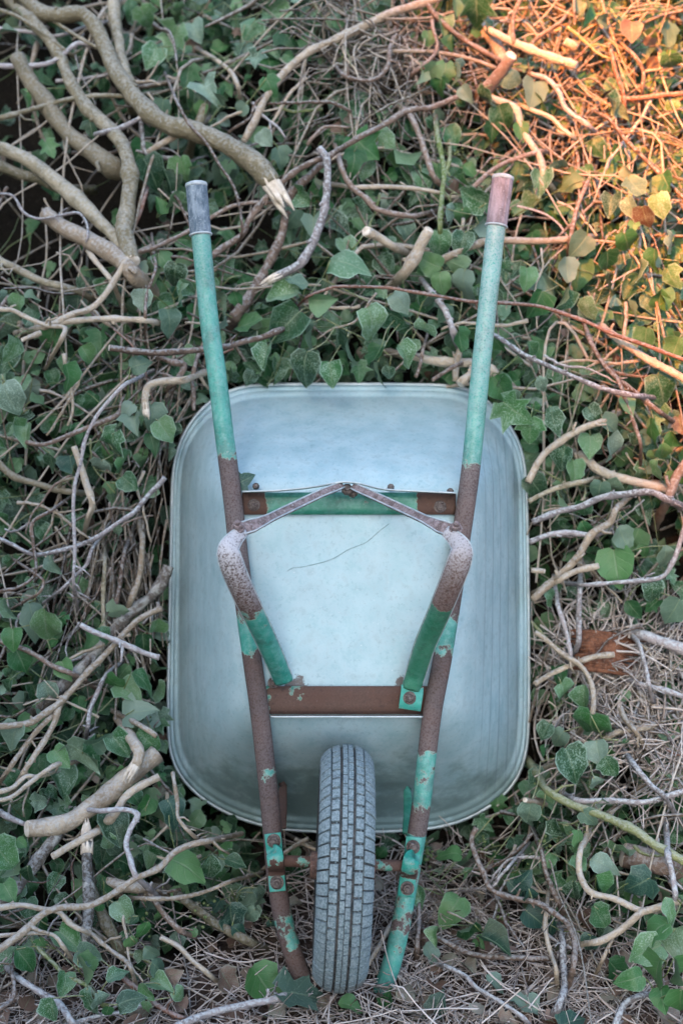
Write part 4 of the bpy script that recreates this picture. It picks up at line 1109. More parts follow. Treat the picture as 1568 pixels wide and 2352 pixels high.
 (7, [(300,1185),(450,1140),(560,1120),(655,1090)], 12, 10, 'grey_bark', .035, '', 'thin grey stick along the bottom edge at the left'),
 (7, [(742,778),(820,820),(880,880),(945,935)], 12, 10, 'pale_bark', .05, 's', 'pale twig on the straw left of the wheel'),
 (7, [(495,522),(580,545),(660,550)], 24, 30, 'pale_bark', .045, 's', 'short thick peeled piece behind the pale forked branch'),
 (7, [(1300,395),(1380,342),(1460,300)], 10, 9, 'pale_bark', .03, '', 'straight twig under the tray beside the wheel'),
 (7, [(1300,292),(1390,345),(1470,385)], 9, 9, 'pale_bark', .02, '', 'thin twig crossing under the tray left of the wheel'),
 (7, [(690,580),(760,680),(835,750)], 14, 12, 'brown_bark', .035, '', 'brown twig sinking into the straw at the left'),
 (7, [(668,600),(780,600),(880,585),(970,558),(1060,520)], 11, 10, 'pale_bark', .075, '', 'level pale twig left of the left tube foot'),
 (7, [(840,600),(920,660),(1000,720),(1150,800)], 20, 22, 'dark_bark', .03, '', 'dark stem low on the ground left of the left tube'),
 (7, [(85,965),(200,1040),(280,1090),(325,1160)], 15, 16, 'grey_bark', .06, '', 'grey stem in the bottom left corner'),
 (7, [(0,1110),(60,1060),(65,980),(55,940)], 11, 8, 'brown_bark', .09, '', 'hooked brown twig in the bottom left corner'),
 (7, [(-10,150),(60,130),(150,60),(250,-10)], 11, 12, 'pale_bark', .09, '', 'thin pale twig at the left edge above the cut log'),
 (7, [(0,110),(60,90),(120,40),(170,40)], 12, 10, 'pale_bark', .08, '', 'pale twig end at the left edge level with the tray bottom'),
 (7, [(20,215),(70,240),(130,265)], 14, 12, 'grey_bark', .05, '', 'short grey twig behind the sawn face of the log'),
 (8, [(600,200),(680,180),(760,170),(835,148)], 11, 12, 'pale_bark', (.16,.10), 's', 'pale twig tip reaching over the lower right tray rim'),
 (8, [(665,215),(600,310),(610,390),(650,480),(690,560),(800,600),(900,620),(980,670),(1040,720),(1070,800),(1065,905)], 11, 14, 'brown_bark', .09, '', 'long bending twig under the lower right of the tray'),
 (8, [(940,100),(1040,160),(1150,200),(1270,250),(1350,290),(1450,360),(1610,450)], 17, 22, 'green_bark', .08, '', 'pale green branch slanting down to the right edge'),
 (8, [(1090,150),(1250,150),(1400,155),(1610,90)], 12, 13, 'grey_bark', .075, '', 'level frosted branch right of the heart shaped leaves'),
 (8, [(1345,-10),(1420,80),(1475,125)], 13, 12, 'grey_bark', .085, '', 'short frosted branch at the right edge above the straw'),
 (8, [(1095,380),(1090,470),(1110,530),(1150,575),(1250,600),(1370,655),(1420,650),(1510,622)], 12, 17, 'pale_bark', .095, '', 'bowed branch ending in a fork at the lower right'),
 (8, [(1385,658),(1300,730),(1220,780),(1155,802)], 17, 14, 'pale_bark', .09, '', 'lower arm of the fork at the lower right'),
 (8, [(1250,770),(1225,820),(1200,875)], 9, 8, 'pale_bark', .07, '', 'thin peg under the fork at the lower right'),
 (8, [(1498,405),(1520,500),(1530,585)], 14, 12, 'grey_bark', .10, '', 'frosted upright twig at the right edge above the corner leaves'),
 (8, [(1012,785),(1016,900),(1024,1000),(1000,1085)], 15, 17, 'grey_bark', .035, '', 'grey upright stick standing in the straw at the right'),
 (8, [(395,758),(480,800),(560,840),(620,860),(750,870),(945,876)], 13, 12, 'brown_bark', .035, '', 'brown stick lying level on the straw right of the wheel'),
 (8, [(475,912),(560,950),(620,1010),(720,1070),(830,1145)], 11, 12, 'grey_bark', .022, '', 'pale grey stick slanting over the straw at the bottom'),
 (8, [(942,640),(935,740),(960,850),(982,915)], 12, 11, 'pale_bark', .06, '', 'pale peg standing left of the grey upright stick'),
 (8, [(918,385),(940,490),(990,605)], 11, 13, 'brown_bark', .05, '', 'straight twig in the dark gap at the lower right'),
 (8, [(1300,400),(1400,425),(1500,445)], 58, 52, 'brown_bark', .02, 's', 'short thick log half hidden at the right edge'),
 (8, [(228,712),(170,820),(95,940)], 11, 12, 'pale_bark', .02, '', 'thin stick leaning on the straw right of the tyre'),
 (8, [(350,588),(355,700),(348,795)], 11, 12, 'brown_bark', .045, '', 'short upright twig behind the right tube foot'),
 (8, [(1255,1180),(1300,1085),(1375,1045)], 16, 12, 'grey_bark', .035, '', 'curved grey twig at the bottom right'),
 (8, [(690,545),(725,500),(765,455)], 8, 8, 'grey_bark', .095, '', 'small grey shoot off the long bending twig'),
 (6, [(850,428),(930,350),(1000,290),(1080,210),(1150,100),(1230,50),(1258,-10)], 16, 15, 'pale_bark', .095, '', 'pale branch climbing right from the tray edge'),
 (6, [(850,142),(950,105),(1040,95),(1145,106)], 13, 13, 'grey_bark', .09, '', 'frosted branch meeting the climbing branch from the tray'),
 (6, [(996,312),(1080,270),(1175,248)], 14, 13, 'pale_bark', .10, 'e', 'short side arm of the climbing branch'),
 (6, [(1120,335),(1250,325),(1370,315),(1470,298),(1520,230),(1550,150),(1580,40)], 10, 11, 'grey_bark', .10, '', 'frosted twig bending up along the right edge'),
 (6, [(850,525),(930,580),(1010,650),(1090,700),(1140,770),(1156,850),(1150,925)], 13, 11, 'pale_bark', .10, '', 'pale bowed twig beside the lower right of the tray'),
 (6, [(850,812),(950,750),(1060,700),(1160,665),(1248,655)], 11, 13, 'pale_bark', .085, 'e', 'straight pale twig under the rotten wood'),
 (6, [(1385,568),(1450,590),(1610,650)], 24, 26, 'grey_bark', .055, '', 'thick grey stick right of the rotten wood'),
 (6, [(995,440),(1030,550),(1052,665)], 11, 9, 'grey_bark', .095, '', 'thin twig hanging left of the rotten wood'),
 (6, [(1092,365),(1088,470),(1085,605)], 13, 12, 'grey_bark', .085, '', 'upright frosted stick left of the rotten wood'),
 (6, [(855,265),(930,272)], 12, 11, 'pale_bark', .085, 'e', 'tiny pale twig poking out at the tray right edge'),
 (6, [(1370,620),(1400,740),(1410,790)], 10, 9, 'grey_bark', .09, '', 'thin frosted twig under the thick grey stick'),
 (6, [(1000,1150),(1150,1080),(1270,1010),(1400,990)], 14, 14, 'pale_bark', .05, '', 'pale root in the straw right of the heart shaped leaves'),
 (6, [(1280,900),(1300,950),(1350,1010)], 12, 12, 'pale_bark', .08, 's', 'short pale peg above the straw roots'),
 (6, [(1370,790),(1450,810),(1545,840)], 12, 12, 'grey_bark', .08, '', 'level frosted twig right below the thick grey stick'),
]
for (reg, pts, r0, r1, mt, lift, cuts, label) in B:
    q = px_of(reg, pts)
    wood(q, r0 / 2, r1 / 2, mt, lift, label, cuts)

# split, rotten piece of wood among the roots
def rotten():
    mb = MB()
    c = hit([1386], [1500], .06)[0]
    rr = np.random.default_rng(4)
    ax = RIGHT * .93 + UP * -.12; ax /= np.linalg.norm(ax)
    fr = -FWD * .8 + UP * .5; fr /= np.linalg.norm(fr); sd = np.cross(ax, fr)
    for k in range(13):
        y = (k - 6) * .0062
        L = .052 + rr.uniform(-.014, .012)
        path = [c + sd * y - ax * L + fr * rr.uniform(-.006, .006), c + sd * y - ax * L * .3 + fr * .010 * math.cos(y * 30), c + sd * y + ax * L * .3 + fr * .010 * math.cos(y * 30), c + sd * y + ax * (L + rr.uniform(-.01, .015)) + fr * rr.uniform(-.006, .006)]
        add_tube(mb, path, [.003, .0052, .0052, .002], 6)
    o = mb.build('rotten_wood', M['rotten'], None, c)
    tag(o, 'splintered piece of rusty red rotten wood among pale roots right of the tray', 'wood')
rotten()

# ------------------------------------------------------------------ ivy leaves
SHAPES = [   # rows: (length position, half width, length position of the rim)
    [(0, .12, -.05), (.11, .36, -.01), (.28, .47, .22), (.45, .46, .43), (.63, .37, .62), (.82, .21, .82), (1, .02, 1)],       # heart shaped
    [(0, .10, -.12), (.12, .40, -.04), (.26, .60, .34), (.40, .36, .42), (.56, .33, .55), (.76, .21, .76), (1, .0, 1)],      # three lobes
    [(0, .06, .00), (.14, .22, .10), (.30, .35, .28), (.46, .37, .45), (.63, .28, .63), (.82, .14, .82), (1, .0, 1)],        # narrow
    [(0, .14, -.20), (.12, .52, .00), (.26, .34, .20), (.40, .60, .52), (.56, .29, .50), (.76, .19, .75), (1, .0, 1)],       # five lobes
]
COLS = np.array([-1, -.55, 0, .55, 1.0])
NR, NC = 7, 5
LF = np.array([(i * NC + j, i * NC + j + 1, (i + 1) * NC + j + 1, (i + 1) * NC + j) for i in range(NR - 1) for j in range(NC - 1)], np.int32)
LUV = np.array([(c, r / (NR - 1)) for r in range(NR) for c in COLS], np.float32)

def leaf_variant(shape, fold, curl, ripple, twist, seed):
    rr = np.random.default_rng(seed)
    v = []
    asym = rr.normal(0, .07)
    for i, (yc, hw, ye) in enumerate(SHAPES[shape]):
        for j, c in enumerate(COLS):
            a = abs(c)
            x = c * hw * (1 + asym * np.sign(c)) * (1 + rr.normal(0, .06))
            y = yc + (ye - yc) * a ** 1.6 + rr.normal(0, .014)
            z = fold * abs(x) - curl * (y - .15) ** 2 + ripple * a * math.sin(3.6 * math.pi * yc + seed * 1.7 + (1.2 if c > 0 else 0)) + twist * x * y
            v.append((x, y, z))
    return np.array(v)
VAR = []
for s in range(4):
    for q, (fo, cu, ri, tw) in enumerate([(.30, .30, .06, .15), (.50, .50, .07, -.3), (-.18, .65, .08, .4), (.38, -.20, .09, -.5), (.95, .40, .06, .3), (.10, 1.0, .09, -.1)]):
        VAR.append(leaf_variant(s, fo, cu, ri, tw, s * 10 + q))
VAR = np.array(VAR)                      # 24 x 35 x 3
WEIGHT = np.repeat([.46, .14, .22, .18], 6) / 6

def basis(tip, nrm):
    """leaf axes from the way its tip points and its face looks; arrays (n,3)"""
    tip = tip / np.linalg.norm(tip, axis=1)[:, None]
    n = nrm - tip * np.sum(nrm * tip, 1)[:, None]
    n /= np.linalg.norm(n, axis=1)[:, None] + 1e-9
    x = np.cross(tip, n)
    return np.stack([x, tip, n], -1)     # columns

def heap_normal(x, y):
    e = .03
    gx = (heap(x + e, y) - heap(x - e, y)) / (2 * e); gy = (heap(x, y + e) - heap(x, y - e)) / (2 * e)
    n = np.stack([-gx, -gy, np.ones_like(gx)], -1)
    return n / np.linalg.norm(n, axis=1)[:, None]

def in_barrow(p, margin=0.0):
    """points inside the tray's hollow, the wheel or on the tubes"""
    u, v, w = uvw(p)
    du = u - CC[0]; dv = v - CC[1]
    th = np.arctan2(dv, du); r = np.hypot(du, dv)
    k = ((th + math.pi) / (2 * math.pi) * NTH).astype(int) % NTH
    a = (r < r_rim[k] - 0.004 + margin) & (w > -0.32 - margin * .5)
    q = p - WC
    b = (np.abs(q[:, 0]) < .06 + margin) & (np.hypot(q[:, 1], q[:, 2]) < WRAD + .004 + margin)
    px, py = pix(p)
    c = np.zeros(len(p), bool)
    for path in (lpath, rpath):
        d = np.min(np.linalg.norm(p[:, None, :] - path[None, ::6, :], axis=2), axis=1)
        c |= d < TR + .012 + margin
    # the channel between the tubes stays clear in front of the tray nose
    g = (v < .42) & (v > -.19) & (np.abs(u) < .12) & (w > -.16)
    return a | b | c | g

# ---- where the leaves are thick or thin: blobs (photograph place, radius, factor)
BLOBS = [(170, 220, 360, .06), (120, 450, 230, .12), (250, 420, 120, .35), (500, 110, 190, 2.4), (900, 180, 150, .45), (1000, 470, 150, .8), (760, 700, 260, 2.2), (300, 800, 250, 1.2),
         (150, 1250, 200, .55), (330, 1200, 120, .35), (1330, 1020, 170, 1.6), (1480, 1180, 120, 1.0), (1400, 1420, 110, .5), (1400, 1580, 150, .22), (1480, 1800, 120, .45), (1330, 1730, 120, 1.2),
         (1280, 420, 220, 1.1), (1480, 200, 180, .9), (250, 1560, 180, 1.1), (250, 2080, 260, 1.1), (1150, 2000, 240, 1.1), (1480, 2200, 120, 1.8), (560, 2000, 150, .8), (1350, 650, 250, 1.3)]
BW = [(hit([x], [y])[0], r * .0009 * 1.0, f) for x, y, r, f in BLOBS]
def density(p):
    s = np.full(len(p), 0.75); wsum = np.full(len(p), 1.0)
    for c, r, f in BW:
        w = 3.0 * np.exp(-np.sum((p - c) ** 2, 1) / (r * r))
        s = s + w * f; wsum = wsum + w
    return s / wsum

def scatter(n, seed, xr=(-1.25, 1.25), yr=(-0.25, 2.3), zmin=0.03):
    rr = np.random.default_rng(seed)
    out = []
    got = 0
    while got < n:
        m = n * 2
        x = rr.uniform(*xr, m); y = rr.uniform(*yr, m)
        h = heap(x, y)
        e = .02
        g = np.hypot((heap(x + e, y) - heap(x - e, y)) / (2 * e), (heap(x, y + e) - heap(x, y - e)) / (2 * e))
        area = np.sqrt(1 + np.minimum(g, 3) ** 2)
        p = np.stack([x, y, h], -1)[(h > zmin) & (rr.random(m) < area / 3.3)]
        out.append(p); got += len(p)
    return np.concatenate(out)[:n]

def leaf_mass(name, pts, nrm, size, var, mat, seed, spread=0.75, droop=0.8):
    rr = np.random.default_rng(seed)
    n = len(pts)
    down = np.array((0, -.35, -1.0))
    tip = down * droop + rr.normal(0, .75, (n, 3))
    tip -= nrm * np.sum(tip * nrm, 1)[:, None] * .65
    nn = nrm + rr.normal(0, spread, (n, 3)) + np.array((0, -.1, .35))
    Bm = basis(tip, nn)
    L = VAR[var] * size[:, None, None]
    V = np.einsum('nij,nkj->nki', Bm, L) + pts[:, None, :]
    ok = ~in_barrow(V[:, 30, :]) & ~in_barrow(V[:, 12, :]) & ~in_barrow(V[:, 10, :]) & ~in_barrow(V[:, 14, :])
    V = V[ok]; n = len(V)
    F = (LF[None] + (np.arange(n) * 35)[:, None, None]).reshape(-1, 4)
    rnd = np.repeat(rr.random(n), 35)
    o = link(name, mesh_np(name, V.reshape(-1, 3), F, mat, True, {'rnd': rnd}, np.tile(LUV, (n, 1))))
    tag(o, kind='stuff')
    return V[:, 2, :]

def pick_var(n, rr): return rr.choice(24, n, p=WEIGHT)

rr = np.random.default_rng(21)
P0 = scatter(34000, 5)
P0 = P0[rr.random(len(P0)) < np.clip(density(P0) * .80, 0.05, 1)]
DARK = [(hit([x], [y])[0], r) for x, y, r in ((110, 150, .24), (170, 300, .24), (260, 430, .16), (60, 420, .20), (330, 1250, .10), (590, 400, .10), (620, 210, .12))]
def in_gap(p):
    g = np.zeros(len(p))
    for c, r in DARK: g = np.maximum(g, np.exp(-(np.sum((p - c) ** 2, 1) / (r * r)) ** 2))
    return g
P0 = P0[rr.random(len(P0)) > in_gap(P0) * .72]
N0 = heap_normal(P0[:, 0], P0[:, 1])
P0 = P0 + N0 * (-.25 + .285 * rr.random(len(P0)) ** .7 - .10 * in_gap(P0))[:, None]
PX, PY = pix(P0)
S0 = rr.uniform(.020, .048, len(P0)) * np.where(rr.random(len(P0)) < .12, 1.25, 1)
kind = rr.random(len(P0))
bases = []
bases.append(leaf_mass('ivy_leaves', P0[kind < .84], N0[kind < .84], S0[kind < .84], pick_var((kind < .84).sum(), rr), M['leaf'], 31))
mm = (kind >= .84) & (kind < .91); bases.append(leaf_mass('bright_ivy_leaves', P0[mm], N0[mm], S0[mm] * .9, pick_var(mm.sum(), rr), M['young_leaf'], 32))
mm = (kind >= .91) & (kind < .965); bases.append(leaf_mass('frosted_leaves', P0[mm], N0[mm], S0[mm], pick_var(mm.sum(), rr), M['pale_leaf'], 33))
mm = kind >= .965; bases.append(leaf_mass('withered_leaves', P0[mm], N0[mm], S0[mm] * .8, pick_var(mm.sum(), rr), M['dead_leaf'], 34))

# ---- thin stems and twigs nobody could count
def strands(name, starts, dirs, length, rad, mat, seed, wob=.35, sides=4, npt=7, sag=0.0, clear=True):
    rr = np.random.default_rng(seed)
    n = len(starts)
    d = dirs / np.linalg.norm(dirs, axis=1)[:, None]
    pts = [starts]
    step = (length / (npt - 1))[:, None]
    bend = rr.normal(0, wob, (n, 3))
    for i in range(npt - 1):
        bend = bend * .75 + rr.normal(0, wob, (n, 3)) * .6
        d = d + bend * .45 + np.array((0, 0, -sag))
        d /= np.linalg.norm(d, axis=1)[:, None]
        pts.append(pts[-1] + d * step)
    P = np.stack(pts, 1)
    P[..., 2] = np.minimum(P[..., 2], heap(P[..., 0], P[..., 1]) + .10 + .0 * P[..., 0])
    if clear:
        bad = np.zeros(n, bool)
        for i in range(0, npt): bad |= in_barrow(P[:, i], .0)
        P = P[~bad]; rad = rad[~bad]; n = len(P)
    T = np.gradient(P, axis=1); T /= np.linalg.norm(T, axis=2)[..., None] + 1e-9
    ref = np.array((.31, .22, .92)); A = np.cross(T, ref); A /= np.linalg.norm(A, axis=2)[..., None] + 1e-9
    Bq = np.cross(T, A)
    th = np.linspace(0, 2 * math.pi, sides, endpoint=False)
    rk = np.linspace(1, .55, npt)[None, :] * rad[:, None] * (1 + rr.normal(0, .12, (n, npt)))
    V = P[:, :, None, :] + rk[:, :, None, None] * (np.cos(th)[None, None, :, None] * A[:, :, None, :] + np.sin(th)[None, None, :, None] * Bq[:, :, None, :])
    i = np.arange(npt - 1)[:, None] * sides; j = np.arange(sides)[None]; j2 = (j + 1) % sides
    f = np.stack([i + j, i + j2, i + sides + j2, i + sides + j], -1).reshape(-1, 4)
    F = (f[None] + (np.arange(n) * npt * sides)[:, None, None]).reshape(-1, 4)
    o = link(name, mesh_np(name, V.reshape(-1, 3), F, mat, True, {'rnd': np.repeat(rr.random(n), npt * sides)}))
    tag(o, kind='stuff')
    return o

def tangent_dirs(nrm, rr, along=None):
    d = rr.normal(0, 1, nrm.shape)
    if along is not None: d = d * .6 + along
    return d - nrm * np.sum(d * nrm, 1)[:, None] * .8

rr = np.random.default_rng(55)
Q = scatter(2900, 8); Q = Q[rr.random(len(Q)) < np.clip(.02 + .72 * density(Q), 0, .75) * (1 - .7 * in_gap(Q))]; QN = heap_normal(Q[:, 0], Q[:, 1])
strands('twig_tangle', Q + QN * rr.uniform(-.12, .035, len(Q))[:, None], tangent_dirs(QN, rr), rr.uniform(.10, .42, len(Q)), rr.uniform(.0012, .0040, len(Q)) * np.where(rr.random(len(Q)) < .12, 1.6, 1), M['twig'], 61, .32)
Q = scatter(2600, 9); Q = Q[rr.random(len(Q)) > in_gap(Q) * .75]; QN = heap_normal(Q[:, 0], Q[:, 1])
strands('ivy_stems', Q + QN * rr.uniform(-.08, .055, len(Q))[:, None], tangent_dirs(QN, rr), rr.uniform(.05, .20, len(Q)), rr.uniform(.0007, .0016, len(Q)), M['stem'], 62, .30)
# long trailing vines
Q = scatter(620, 17); Q = Q[rr.random(len(Q)) < np.clip(.35 + .5 * density(Q), 0, 1) * (1 - .8 * in_gap(Q))]; QN = heap_normal(Q[:, 0], Q[:, 1])
strands('trailing_vines', Q + QN * rr.uniform(-.03, .05, len(Q))[:, None], tangent_dirs(QN, rr), rr.uniform(.35, .85, len(Q)), rr.uniform(.0016, .0036, len(Q)), M['vine'], 67, .16, 5, 14)
# dense nests of dry roots
def nest(name, places, per, length, rad, seed, mat, lift=(-.05, .06), along=None, wob=.3):
    rr = np.random.default_rng(seed)
    S = []
    for (x, y, sx, sy) in places:
        px = rr.normal(x, sx, per); py = rr.normal(y, sy, per)
        S.append(hit(px, py))
    S = np.concatenate(S)
    n = heap_normal(S[:, 0], S[:, 1])
    strands(name, S + n * rr.uniform(*lift, len(S))[:, None], tangent_dirs(n, rr, along), rr.uniform(*length, len(S)), rr.uniform(*rad, len(S)), mat, seed + 1, wob)
nest('dry_roots', [(930, 190, 110, 70), (860, 120, 70, 50), (1420, 300, 90, 130), (1290, 150, 100, 80)], 150, (.08, .26), (.0012, .0030), 71, M['twig'], wob=.4)
nest('dry_roots', [(1420, 1600, 110, 90), (1330, 1540, 80, 60), (1490, 1700, 70, 60), (1430, 1480, 100, 40)], 210, (.06, .20), (.0010, .0028), 73, M['straw'], wob=.4)
nest('hanging_roots', [(330, 1230, 50, 90), (240, 1300, 70, 70), (390, 850, 40, 60)], 70, (.10, .30), (.0014, .0036), 75, M['twig'], along=np.array((0, 0, -1.4)), wob=.18)

# ---- straw on the ground
rr = np.random.default_rng(81)
n = 30000
x = rr.uniform(-1.15, 1.25, n); y = rr.uniform(-.95, .30, n)
h = heap(x, y)
keep = (h < .05) & (rr.random(n) < np.clip(.40 + .75 * vnoise(x * 6, y * 6, 15) + .35 * (x > .05) - .25 * (x < -.25), 0, 1))
S = np.stack([x, y, np.zeros(n)], -1)[keep]
S[:, 2] = heap(S[:, 0], S[:, 1]) + rr.uniform(-.008, .012, len(S))
d = rr.normal(0, 1, S.shape); d[:, 2] *= .22
strands('straw', S, d, rr.uniform(.018, .085, len(S)), rr.uniform(.0006, .0019, len(S)), M['straw'], 82, .22, 3, 5, clear=False)
sel = S[rr.random(len(S)) < .08]
d = rr.normal(0, 1, sel.shape); d[:, 2] *= .15
strands('straw', sel + np.array((0, 0, .006)), d, rr.uniform(.06, .16, len(sel)), rr.uniform(.001, .0022, len(sel)), M['straw'], 83, .15, 4, 6, clear=False)
# leaf crumbs on the soil
cr = S[rr.random(len(S)) < .10]
leaf_mass('leaf_litter', cr + np.array((0, 0, .004)), np.tile((0, 0, 1.0), (len(cr), 1)), rr.uniform(.012, .034, len(cr)), pick_var(len(cr), rr), M['dead_leaf'], 84, .35, .1)
# clusters of green ivy berries
def berries():
    rr = np.random.default_rng(90)
    v, f = [], []
    ico_t = (1 + 5 ** .5) / 2
    iv = np.array([(-1, ico_t, 0), (1, ico_t, 0), (-1, -ico_t, 0), (1, -ico_t, 0), (0, -1, ico_t), (0, 1, ico_t), (0, -1, -ico_t), (0, 1, -ico_t), (ico_t, 0, -1), (ico_t, 0, 1), (-ico_t, 0, -1), (-ico_t, 0, 1)]) / 1.902
    it = np.array([(0, 11, 5), (0, 5, 1), (0, 1, 7), (0, 7, 10), (0, 10, 11), (1, 5, 9), (5, 11, 4), (11, 10, 2), (10, 7, 6), (7, 1, 8), (3, 9, 4), (3, 4, 2), (3, 2, 6), (3, 6, 8), (3, 8, 9), (4, 9, 5), (2, 4, 11), (6, 2, 10), (8, 6, 7), (9, 8, 1)])
    for (x, y) in [(1150, 2095), (1115, 1945), (1260, 1940), (1180, 1990), (1290, 1925), (460, 2090), (330, 2120), (620, 1800), (300, 2310), (1350, 1900), (980, 1960), (240, 1700), (330, 1640), (1240, 1800), (1060, 350)]:
        c = hit([x], [y], .05)[0]
        for q in range(rr.integers(9, 16)):
            p = c + rr.normal(0, .009, 3)
            b = len(v) * 12
            v.append(iv * rr.uniform(.0022, .0036) + p); f.append(it + b)
    o = link('ivy_berries', mesh_np('ivy_berries', np.concatenate(v), np.concatenate(f), M['berry'], True))
    tag(o, kind='stuff')
berries()

# ------------------------------------------------------------------ ivy sprigs whose leaves can be picked out one by one
LEAF_ME = {}
def leaf_mesh(var, mat):
    if (var, mat) not in LEAF_ME:
        LEAF_ME[(var, mat)] = mesh_np('leaf', VAR[var], LF, M[mat], True, {'rnd': np.zeros(35)}, LUV)
    return LEAF_ME[(var, mat)]

def leaf_matrix(px, py, size_px, tip_deg, lift, rr, tilt=.62, flat_ground=False, nrm=None):
    """a leaf whose middle is seen at px,py and whose tip points tip_deg (0 right, 90 up) in the view"""
    c = hit([px], [py], lift)[0] if nrm is None else nrm[0]
    dist = (c - CAM) @ FWD
    s = size_px * dist * .72 / 2352
    a = R(tip_deg)
    view = CAM - c; view /= np.linalg.norm(view)
    if flat_ground: n = np.array((0, 0, 1.0)) + rr.normal(0, .12, 3)
    else: n = view + rr.normal(0, tilt, 3) + np.array((0, 0, .15))
    t = RIGHT * math.cos(a) + UP * math.sin(a) + rr.normal(0, .12, 3)
    if not flat_ground: t = t + view * rr.normal(-.1, .42)
    Bm = basis(t[None], n[None])[0]
    base = c - Bm[:, 1] * s * .48
    return Bm, base, s

def sprig(label, stem, leaves, lift=.055, mat='leaf', smat='green_bark', r=4.0, seed=0):
    rr = np.random.default_rng(seed + int(stem[0][0]) * 7 + int(stem[0][1]))
    P = hit([p[0] for p in stem], [p[1] for p in stem], 0)
    dist = (P - CAM) @ FWD
    for _ in range(2):
        if len(dist) > 2: dist[1:-1] = (dist[:-2] + 2 * dist[1:-1] + dist[2:]) / 4
    rays = np.atleast_2d(ray([p[0] for p in stem], [p[1] for p in stem]))
    path = catmull(CAM + rays * (dist - lift + .015)[:, None], .012)
    m2 = float(dist.mean()) * .72 / 2352
    org = path[0].copy()
    root = empty('ivy_sprig', org)
    tag(root, label, 'ivy', 'ivy sprigs in the cut heap')
    mb = MB()
    add_tube(mb, path, np.linspace(r, r * .55, len(path)) * m2 * .5 * (1 + rr.normal(0, .06, len(path))), 7)
    # leaves given by hand, then a few smaller ones along the stem
    L = list(leaves)
    for t in np.linspace(.08, .98, max(2, 9 - len(L))):
        q = path[int(t * (len(path) - 1))]
        x, y = pix(q)
        L.append((float(x[0]) + rr.normal(0, 24), float(y[0]) + rr.normal(0, 20) + 14, rr.uniform(28, 48), rr.uniform(-150, -30), None, None))
    for lf in L:
        x, y, s, tip = lf[:4]
        sh = lf[4] if len(lf) > 4 else None
        mt = (lf[5] if len(lf) > 5 else None) or (mat if rr.random() < .8 else ('pale_leaf' if rr.random() < .6 else 'young_leaf'))
        if sh is None: sh = int(rr.choice(4, p=[.55, .13, .2, .12]))
        hand = len(lf) < 6 or lf[4] is not None
        for _ in range(5):
            ll = lift + rr.uniform(.0, .045) if hand else lift + rr.uniform(-.03, .015)
            Bm, base, sz = leaf_matrix(x, y, s * .97, tip, ll, rr)
            tipw = base + Bm[:, 1] * sz
            if not in_barrow(np.array([base, base + Bm[:, 1] * sz * .6])).any(): break
        else: continue
        o = link('leaf', leaf_mesh(sh * 6 + int(rr.integers(0, 6)), mt), root)
        o.matrix_local = Matrix(np.vstack([np.hstack([Bm * sz, (base - org)[:, None]]), [0, 0, 0, 1]]).tolist())
        k = int(np.argmin(np.linalg.norm(path - base, axis=1)))
        j = path[k]
        if np.linalg.norm(j - base) < .14:
            mid = (j + base) / 2 + np.array((0, -.006, .006)) + rr.normal(0, .004, 3)
            add_tube(mb, catmull([j, mid, base + Bm[:, 1] * sz * .02], .012), .0011, 5)
    st = mb.build('stem', M[smat], root, org)
    return root

